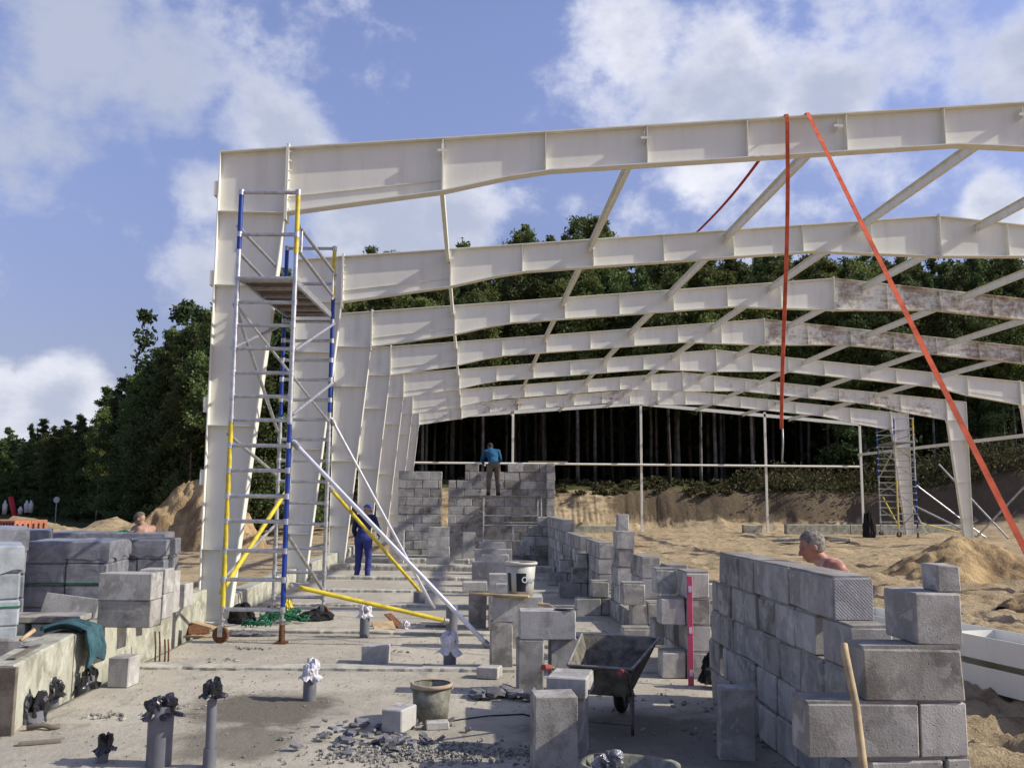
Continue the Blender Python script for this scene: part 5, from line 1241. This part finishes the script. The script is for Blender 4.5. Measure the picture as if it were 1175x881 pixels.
def hair_mesh(parent, c, rot, mat, seed=1, name='hair', back=.05):
    """short hair: shell over the skull above the ears and down the nape"""
    mb = MB(); vs_ = []; n = 40; m = 22; c = Vector(c)
    for i in range(m+1):
        t = i/m*math.pi*.80
        for k in range(n):
            a = 2*math.pi*k/n; front = math.sin(a)         # +Y = front
            lim = .80 if front < -.1 else (.80-.50*min(1, (front+.1)/.75))
            tt = t*lim/.80
            p = Vector((.081*math.sin(tt)*math.cos(a), .104*math.sin(tt)*math.sin(a)-.014, .022+.107*math.cos(tt)))
            p *= 1+.035*mnoise.noise(p*55+Vector((seed, 0, 0)))
            vs_.append(c+rot @ p)
    mb.add(vs_, [(i*n+k, (i+1)*n+k, (i+1)*n+(k+1) % n, i*n+(k+1) % n) for i in range(m) for k in range(n)], 0, True)
    o = mb.build(name, mat, local=True); sdf = o.modifiers.new('s', 'SOLIDIFY'); sdf.thickness = .008; o.parent = parent; return o
# 1: worker in blue overalls, seen from behind, bending forward slightly
hr = eul(R(-28), 0, R(-8))
J = dict(hip_l=(-.10, 0, .86), hip_r=(.10, 0, .86), knee_l=(-.12, .05, .47), knee_r=(.12, .03, .47), ankle_l=(-.13, -.02, .09), ankle_r=(.13, -.04, .09), pelvis=(0, -.02, .92), chest=(0, .07, 1.22), neck=(0, .13, 1.43), head=(0, .20, 1.53),
         sh_l=(-.19, .09, 1.36), sh_r=(.19, .09, 1.36), el_l=(-.27, .10, 1.08), el_r=(.29, .14, 1.10), wr_l=(-.25, .24, .88), wr_r=(.25, .34, .96), hrot=hr, skin_idx=(0,), leg=1.12, arm=1.15)
def reg1(p):
    if p.z > 1.42 and p.y > .05 and abs(p.x) < .11: return 0
    d1 = (p-Vector((-.25, .24, .88))).length; d2 = (p-Vector((.25, .34, .96))).length
    if p.y > .25 and (d1 < .2 or d2 < .2) and (p-Vector((-.25, .24, .88))).dot(Vector((0, .7, -.7))) > -.01 or (d2 < .2 and (p-Vector((.25, .34, .96))).dot(Vector((0, .9, -.3))) > .0): return 0
    if d1 < .17 and p.z < .9 and abs(p.x) > .19: return 0
    if p.z < .10: return 3
    if p.z > 1.12 or abs(p.x) > .205: return 2
    return 1
w1 = G(416, 663.0, 0.0); w1 = AY(416, 660, 21.15); per1 = person((w1.x, 21.15, -.02), R(-14), 'worker in blue overalls and blue cap standing with his back turned', J, [M['skin'], M['overall'], M['navy'], M['boot']], reg1)
cap_mesh(per1, J['head'], hr, (.088, .108, .10), 'cap', M['bluecap'], True, .03)
# 2: bricklayer on the trestle
hr = eul(R(-35), 0, R(20))
J = dict(hip_l=(-.10, -.02, .86), hip_r=(.10, -.02, .86), knee_l=(-.13, .05, .47), knee_r=(.13, .06, .47), ankle_l=(-.15, -.02, .09), ankle_r=(.15, 0, .09), pelvis=(0, -.03, .92), chest=(-.02, .14, 1.18), neck=(-.04, .26, 1.36), head=(-.05, .35, 1.44),
         sh_l=(-.21, .22, 1.28), sh_r=(.16, .2, 1.30), el_l=(-.30, .32, 1.04), el_r=(.26, .33, 1.05), wr_l=(-.22, .52, .96), wr_r=(.22, .55, .98), hrot=hr, skin_idx=(0,), leg=1.1, arm=1.1)
def reg2(p):
    if p.y > .26 and p.z > 1.33 and abs(p.x+.04) < .10: return 0
    if p.y > .515 and p.z < 1.1: return 0
    if p.z < .10: return 3
    if p.z > .96 or (p.y > .3): return 2
    return 1
pz = 1.885; per2 = person((.72, 27.25, pz), R(8), 'bricklayer in a blue top and beige trousers leaning over the far wall', J, [M['skin'], M['beige'], M['bluetop'], M['boot']], reg2)
hair_mesh(per2, J['head'], hr, M['darkhair'])
# 3: bare shouldered man beyond the near wall
hr = eul(R(-22), 0, R(90)); hr = Matrix.Rotation(R(88), 3, 'Z') @ Matrix.Rotation(R(-20), 3, 'X')
J = dict(hip_l=(-.10, 0, .86), hip_r=(.10, 0, .86), knee_l=(-.12, .05, .47), knee_r=(.12, .03, .47), ankle_l=(-.13, -.02, .09), ankle_r=(.13, -.04, .09), pelvis=(0, .02, .91), chest=(0, .10, 1.20), neck=(0, .20, 1.385), head=(0, .285, 1.495),
         sh_l=(-.19, .13, 1.33), sh_r=(.19, .13, 1.33), el_l=(-.22, .30, 1.08), el_r=(.22, .30, 1.07), wr_l=(-.14, .50, 1.02), wr_r=(.14, .50, .98), skin_idx=(0,), leg=1.1, arm=1.15)
J['hrot'] = Matrix.Rotation(R(-20), 3, 'X')
def reg3(p):
    if p.z > .82 and p.z < 1.40 and abs(p.x) < .155 and p.y < .30:
        if not (abs(p.x) > .10 and p.z > 1.33): return 2
    if p.z < .10: return 3
    return 0 if p.z > .9 else 1
pm3 = AY(938, 640, 6.95); per3 = person((pm3.x+.24, 6.95, -.03), R(82), 'grey haired sunburnt man in a faded pink vest behind the near wall', J, [M['skinred'], M['beige'], M['tank'], M['boot']], reg3, voxel=.0075)
per3.scale = (.95, .95, .97)
hair_mesh(per3, J['head'], J['hrot'], M['greyhair'], 3)
# 4: shirtless man with a khaki cap behind the pallets
J = dict(hip_l=(-.10, 0, .86), hip_r=(.10, 0, .86), knee_l=(-.12, .05, .47), knee_r=(.12, .03, .47), ankle_l=(-.13, -.02, .09), ankle_r=(.13, -.04, .09), pelvis=(0, -.04, .91), chest=(0, .06, 1.20), neck=(0, .16, 1.40), head=(0, .23, 1.505),
         sh_l=(-.19, .10, 1.34), sh_r=(.19, .10, 1.34), el_l=(-.26, .22, 1.08), el_r=(.26, .22, 1.08), wr_l=(-.14, .42, 1.10), wr_r=(.16, .44, 1.05), skin_idx=(0,), leg=1.1, arm=1.12, hrot=Matrix.Rotation(R(-30), 3, 'X'))
def reg4(p):
    if p.z < .10: return 2
    return 0 if p.z > .93 else 1
pm4 = AY(163, 600, 16.6); per4 = person((pm4.x+.16, 16.6, -.13), R(75), 'shirtless man in a khaki cap bending behind the wrapped pallets', J, [M['skin'], M['beige'], M['boot']], reg4)
cap_mesh(per4, J['head'], J['hrot'], (.088, .108, .10), 'cap', M['khakicap'], True, .03)
mb = MB(); mb.box(pm4.x-.5, pm4.x+.9, 16.2, 17.0, -.4, -.135, bev=.01); tag(mb.build('timber_stack', M['wood_dark'], origin=(pm4.x, 16.6, -.3)), 'low timber stack the shirtless man stands on', 'timber')
clothlump('coloured_bag', (pm4.x-.28, 16.5, .9), .22, .14, .26, M['greennet'], 'green and white bag beside the shirtless man', 'bag', 4, .3)

# ------------------------------------------------------------------ trees
def leaf_cloud(centers, radii, n, size, flat=.6, rng=None, elong=1.0, soft=True):
    """returns vertices/faces of small leaf quads spread through ellipsoidal clumps"""
    rng = rng or np.random.default_rng(1); k = rng.integers(0, len(centers), n); c = np.array(centers)[k]; r = np.array(radii)[k]
    u = np.clip(rng.normal(size=(n, 3)), -2.3, 2.3)*(.62 if soft else 1.0)
    if not soft: u /= np.linalg.norm(u, axis=1)[:, None]
    rad = np.ones(n) if soft else rng.random(n)**.45
    p = c + u*rad[:, None]*r*np.array([1, 1, flat])
    a = rng.normal(size=(n, 3)); a /= np.linalg.norm(a, axis=1)[:, None]; b = rng.normal(size=(n, 3)); b -= a*(a*b).sum(1)[:, None]; b /= np.linalg.norm(b, axis=1)[:, None]
    s = size*rng.uniform(.6, 1.4, n)[:, None]; v = np.stack([p-a*s*elong, p+b*s*.5, p+a*s*elong, p-b*s*.5], 1).reshape(-1, 3)
    return v
def quads_mesh(name, v, mat):
    me = bpy.data.meshes.new(name); nf = len(v)//4; me.vertices.add(len(v)); me.vertices.foreach_set('co', v.astype(np.float32).ravel()); me.loops.add(nf*4); me.loops.foreach_set('vertex_index', np.arange(nf*4, dtype=np.int32))
    me.polygons.add(nf); me.polygons.foreach_set('loop_start', np.arange(0, nf*4, 4, dtype=np.int32)); me.polygons.foreach_set('loop_total', np.full(nf, 4, dtype=np.int32)); me.materials.append(mat); me.update(calc_edges=True); return me
def make_tree_meshes(kind, seed, H):
    rng = np.random.default_rng(seed); random.seed(seed); cs = []; rs = []
    tr = MB(); lean = rng.normal(0, .25); tp = [(lean*(t**1.5), rng.normal(0, .04), H*t) for t in np.linspace(0, 1, 9)]; tp[0] = (0, 0, -.3)
    rads = [max(.02, .10*(1-t)**.8+.015) for t in np.linspace(0, 1, 9)]; tr.path(tp, 0, 7, rs=rads)
    if kind == 'pine': z0, spread, nb = .44, .13, 60
    elif kind == 'edge': z0, spread, nb = .06, .20, 84
    elif kind == 'broad': z0, spread, nb = .40, .14, 60
    elif kind == 'top': z0, spread, nb = .34, .10, 60
    for k in range(nb):
        t = z0+(1-z0)*(k+.5)/nb; z = H*t; a = rng.random()*2*math.pi; rel = (t-z0)/(1-z0)
        if kind in ('pine',): L = H*spread*(math.sin(math.pi*min(1, rel*.8+.22)))**.8*rng.uniform(.55, 1.1)
        elif kind == 'broad': L = H*spread*(math.sin(math.pi*min(.97, rel*.85+.12)))**.6*rng.uniform(.5, 1.1)
        else: L = H*spread*(1-rel*.92)**.8*rng.uniform(.6, 1.15)
        dx, dy = math.cos(a)*L, math.sin(a)*L; up = H*(.02 if kind == 'edge' else .05)*rng.uniform(.2, 1.2)
        bx = lean*(t**1.5); tr.path([(bx, 0, z-.02*H), (bx+dx*.5, dy*.5, z+up*.4), (bx+dx, dy, z+up)], 0, 4, rs=[.045, .03, .012])
        r = H*(.030 if kind != 'broad' else .040)*rng.uniform(.7, 1.35)*(1-.5*rel)
        for q in (.3, .55, .8, 1.0):
            if q*L < .25 and q < .8: continue
            cs.append((bx+dx*q+rng.normal(0, r*.35), dy*q+rng.normal(0, r*.35), z+up*q+rng.normal(0, r*.25))); rs.append((r*(.8+.3*q),)*3)
    cs.append((lean, 0, H)); rs.append((H*.018,)*3)
    n = {'pine': 13000, 'edge': 20000, 'broad': 17000, 'top': 12000}[kind]
    v = leaf_cloud(cs, rs, n, .10, .75, rng, 1.0)
    tmesh = tr.build('trunk', M['bark'] if kind != 'broad' else M['birch'], local=True); me = tmesh.data; bpy.data.objects.remove(tmesh)
    return me, quads_mesh('crown', v, M['needle'] if kind in ('pine', 'edge') else (M['leaf'] if kind == 'broad' else M['needle']))
TM = {'pine': [make_tree_meshes('pine', 10+i, 14) for i in range(4)], 'edge': [make_tree_meshes('edge', 30+i, 12) for i in range(3)], 'broad': [make_tree_meshes('broad', 50+i, 13) for i in range(3)], 'top': [make_tree_meshes('top', 70+i, 14) for i in range(2)]}
base_h = {'pine': 14, 'edge': 12, 'broad': 13, 'top': 14}
rng = np.random.default_rng(99)
def tree(kind, x, y, h, label, name, group, z=None):
    tm, cm = TM[kind][rng.integers(len(TM[kind]))]
    z = float(terrain(np.array([x]), np.array([y]), False)[0])-.1 if z is None else z
    e = empty(name, (x, y, z), label, 'tree', group, rng.random()*6.28); s = h/base_h[kind]; w_ = s*rng.uniform(.85, 1.15) if s < 1.4 else s*.85; e.scale = (w_, w_, s)
    a = bpy.data.objects.new('trunk', tm); b = bpy.data.objects.new('crown', cm)
    for o in (a, b): col.objects.link(o); o.parent = e
    return e
# main wood behind the hall: top of the canopy traced as px -> py at the front rows
def canopy(px): return np.interp(px, [-300, 240, 380, 470, 560, 620, 660, 720, 800, 900, 1000, 1100, 1175, 1500], [345, 318, 308, 302, 292, 278, 262, 276, 288, 284, 280, 284, 278, 290])
Lb = {'pine': 'tall pine with a bare trunk in the wood behind the hall', 'broad': 'pale green broadleaf crown rising among the pines behind the hall', 'top': 'narrow dark conifer in the wood behind the hall', 'edge': 'bushy conifer with branches down to the ground at the edge of the wood'}
def zone(px):
    for lim, t in ((460, 'beyond the left columns'), (590, 'beyond the far block wall'), (737, 'left of the middle gable post'), (881, 'right of the middle gable post'), (993, 'left of the corner gable post'), (1105, 'beyond the far scaffold tower')):
        if px < lim: return t
    return 'at the far right'
Lb = {'pine': 'tall pine with bare trunk', 'broad': 'pale green broadleaf crown', 'top': 'narrow dark conifer', 'edge': 'bushy conifer branched to the ground'}
cnt = 0
for row, Y0 in enumerate((70, 74, 78.5, 83)):
    x = -16-rng.random()*2
    while x < 54:
        y = Y0+rng.normal(0, 1.0); px = 538+x/y*1060; py = canopy(px)+rng.normal(6, 13)+(8 if row < 2 else 0)
        z = float(terrain(np.array([x]), np.array([y]), False)[0]); h = (570-py)/1060*y+1.75-z
        if row == 0: h *= rng.uniform(.86, .97)
        kind = rng.choice(['pine', 'broad', 'top'], p=[[.45, .40, .15], [.5, .35, .15], [.5, .3, .2], [.3, .3, .4]][row])
        if px > 820 and rng.random() < .45 and row < 2: kind = 'edge' if rng.random() < .35 else kind
        tree(kind, x, y, h, Lb[kind]+', '+zone(px)+(', first row' if row == 0 else ', deeper in'), {'pine': 'pine_tree', 'broad': 'broadleaf_tree', 'top': 'conifer_tree', 'edge': 'conifer_tree'}[kind], {'pine': 'pines behind the hall', 'broad': 'broadleaf trees behind the hall', 'top': 'narrow conifers behind the hall', 'edge': 'bushy conifers behind the hall'}[kind]); cnt += 1
        x += rng.uniform(1.7, 2.7)
# the outstanding pair of crowns and lone spire
for px, py, yy, nm in ((662, 250, 73, 'dark conifer crown standing highest above the second rafter, left of the pair'), (692, 253, 73.5, 'dark conifer crown standing highest above the second rafter, right of the pair'), (603, 268, 74, 'single small spire of a conifer above the second rafter'), (528, 282, 75, 'thin conifer tip just above the second rafter on the left')):
    x = (px-538)/1060*yy; z = float(terrain(np.array([x]), np.array([float(yy)]), False)[0]); tree('top', x, yy, (570-py)/1060*yy+1.75-z, nm, 'conifer_tree', None)
# left wood edge
path = [(228, 50, 368), (243, 46, 352), (214, 54, 380), (196, 56, 392), (180, 60, 408), (160, 62, 425), (140, 66, 440), (122, 70, 462), (104, 76, 480), (86, 82, 484), (66, 88, 488), (46, 94, 492), (26, 100, 494), (6, 106, 496), (-16, 110, 497), (-40, 114, 494), (-70, 118, 492), (-110, 120, 490), (-160, 120, 488), (262, 52, 350), (282, 50, 345), (300, 52, 340), (322, 54, 345), (340, 52, 350), (360, 54, 345)]
for i, (px, yy, py) in enumerate(path):
    for r_ in range(3):
        y = yy+r_*4.5+rng.normal(0, .8); x = (px+rng.normal(0, 5)-540)/1060*y; h = (566-py-rng.normal(4, 9)-(3 if r_ == 0 else 0))/1060*y+1.9
        if x > -7 and y < 66: y = 68
        kind = 'edge' if rng.random() < .62 else ('broad' if rng.random() < .25 else 'pine')
        tree(kind, x, y, h, {'edge': 'bushy dark conifer in the left wood', 'broad': 'loose broadleaf tree in the left wood', 'pine': 'pine showing its trunk in the left wood'}[kind]+(', far left' if px < 60 else ', left of the sand pile' if px < 165 else ', above the sand pile' if px < 240 else ', behind the columns')+(', first row' if r_ == 0 else ', deeper in'), {'edge': 'conifer_tree', 'broad': 'broadleaf_tree', 'pine': 'pine_tree'}[kind], {'edge': 'conifers of the left wood', 'broad': 'broadleaf trees of the left wood', 'pine': 'pines of the left wood'}[kind]); cnt += 1
# farther wood as one mass
def mass(name, pts, hs, n, seed, label):
    r2 = np.random.default_rng(seed); vs_ = []
    cs = []; rs = []
    for (x, y), h in zip(pts, hs):
        z = 2.5 if x > -12 else -.2
        for k in range(9):
            t = k/8; rr = 2.3*(1-t*.75); cs.append((x+r2.normal(0, .5), y+r2.normal(0, .5), z+h*(.06+t*.92))); rs.append((rr, rr, rr*1.1))
    lo = [i for i, c in enumerate(cs) if i % 9 < 4]
    v = np.concatenate([leaf_cloud(cs, rs, n, .30, .9, r2), leaf_cloud([cs[i] for i in lo], [(2.4, 2.4, 2.0)]*len(lo), n//3, .62, .9, r2)]); me = quads_mesh(name, v, M['needle_far']); o = bpy.data.objects.new(name, me); col.objects.link(o); return tag(o, label, 'wood', kind='stuff')
pts = []; hs = []
for row in range(4):
    for x in np.arange(-30, 75, 2.6):
        y = 89+row*3.5+rng.normal(0, 1); px = 538+x/y*1060; pts.append((x+rng.normal(0, .5), y)); hs.append((570-canopy(px)-rng.normal(10, 8))/1060*y-.8)
mass('distant_wood', pts, hs, 200000, 5, 'dense far part of the wood behind the hall')
pts = []; hs = []
for row in range(3):
    for px in np.arange(-400, 300, 16):
        y = np.interp(px, [-400, 0, 130, 300], [150, 130, 92, 74])+row*4+rng.normal(0, 1); py = np.interp(px, [-400, 0, 100, 130, 240, 300], [492, 494, 482, 462, 372, 350]); pts.append(((px-540)/1060*y, y)); hs.append((566-py)/1060*y)
mass('distant_wood', pts, hs, 90000, 6, 'dense far part of the left wood')
# undergrowth along the bank top
r2 = np.random.default_rng(8); cs = []; rs = []
for k in range(420):
    x = r2.uniform(-10, 52); y = float(bank_line(np.array([x]))[0])+r2.uniform(1.8, 8); z = float(terrain(np.array([x]), np.array([y]), False)[0]); s = r2.uniform(.25, .8)*(1.9 if x > 20 else .45); cs.append((x, y, z+s*.3)); rs.append((s, s, s*.8))
v = leaf_cloud(cs, rs, 52000, .12, .8, r2); me = quads_mesh('undergrowth', v, M['shrub']); o = bpy.data.objects.new('undergrowth', me); col.objects.link(o); tag(o, 'tangled undergrowth along the top of the sandy bank', 'undergrowth', kind='stuff')
cs = []; rs = []
for k in range(200):
    x = r2.uniform(-48, -17); y = r2.uniform(46, 58); s = r2.uniform(.12, .35); cs.append((x, y, -.2+s*.3)); rs.append((s*1.4, s, s))
v = leaf_cloud(cs, rs, 16000, .08, .7, r2); me = quads_mesh('tall_grass', v, M['leaf']); o = bpy.data.objects.new('tall_grass', me); col.objects.link(o); tag(o, 'green weeds in front of the left wood', 'grass', kind='stuff')
print('trees', cnt, 'objects', len(bpy.data.objects))
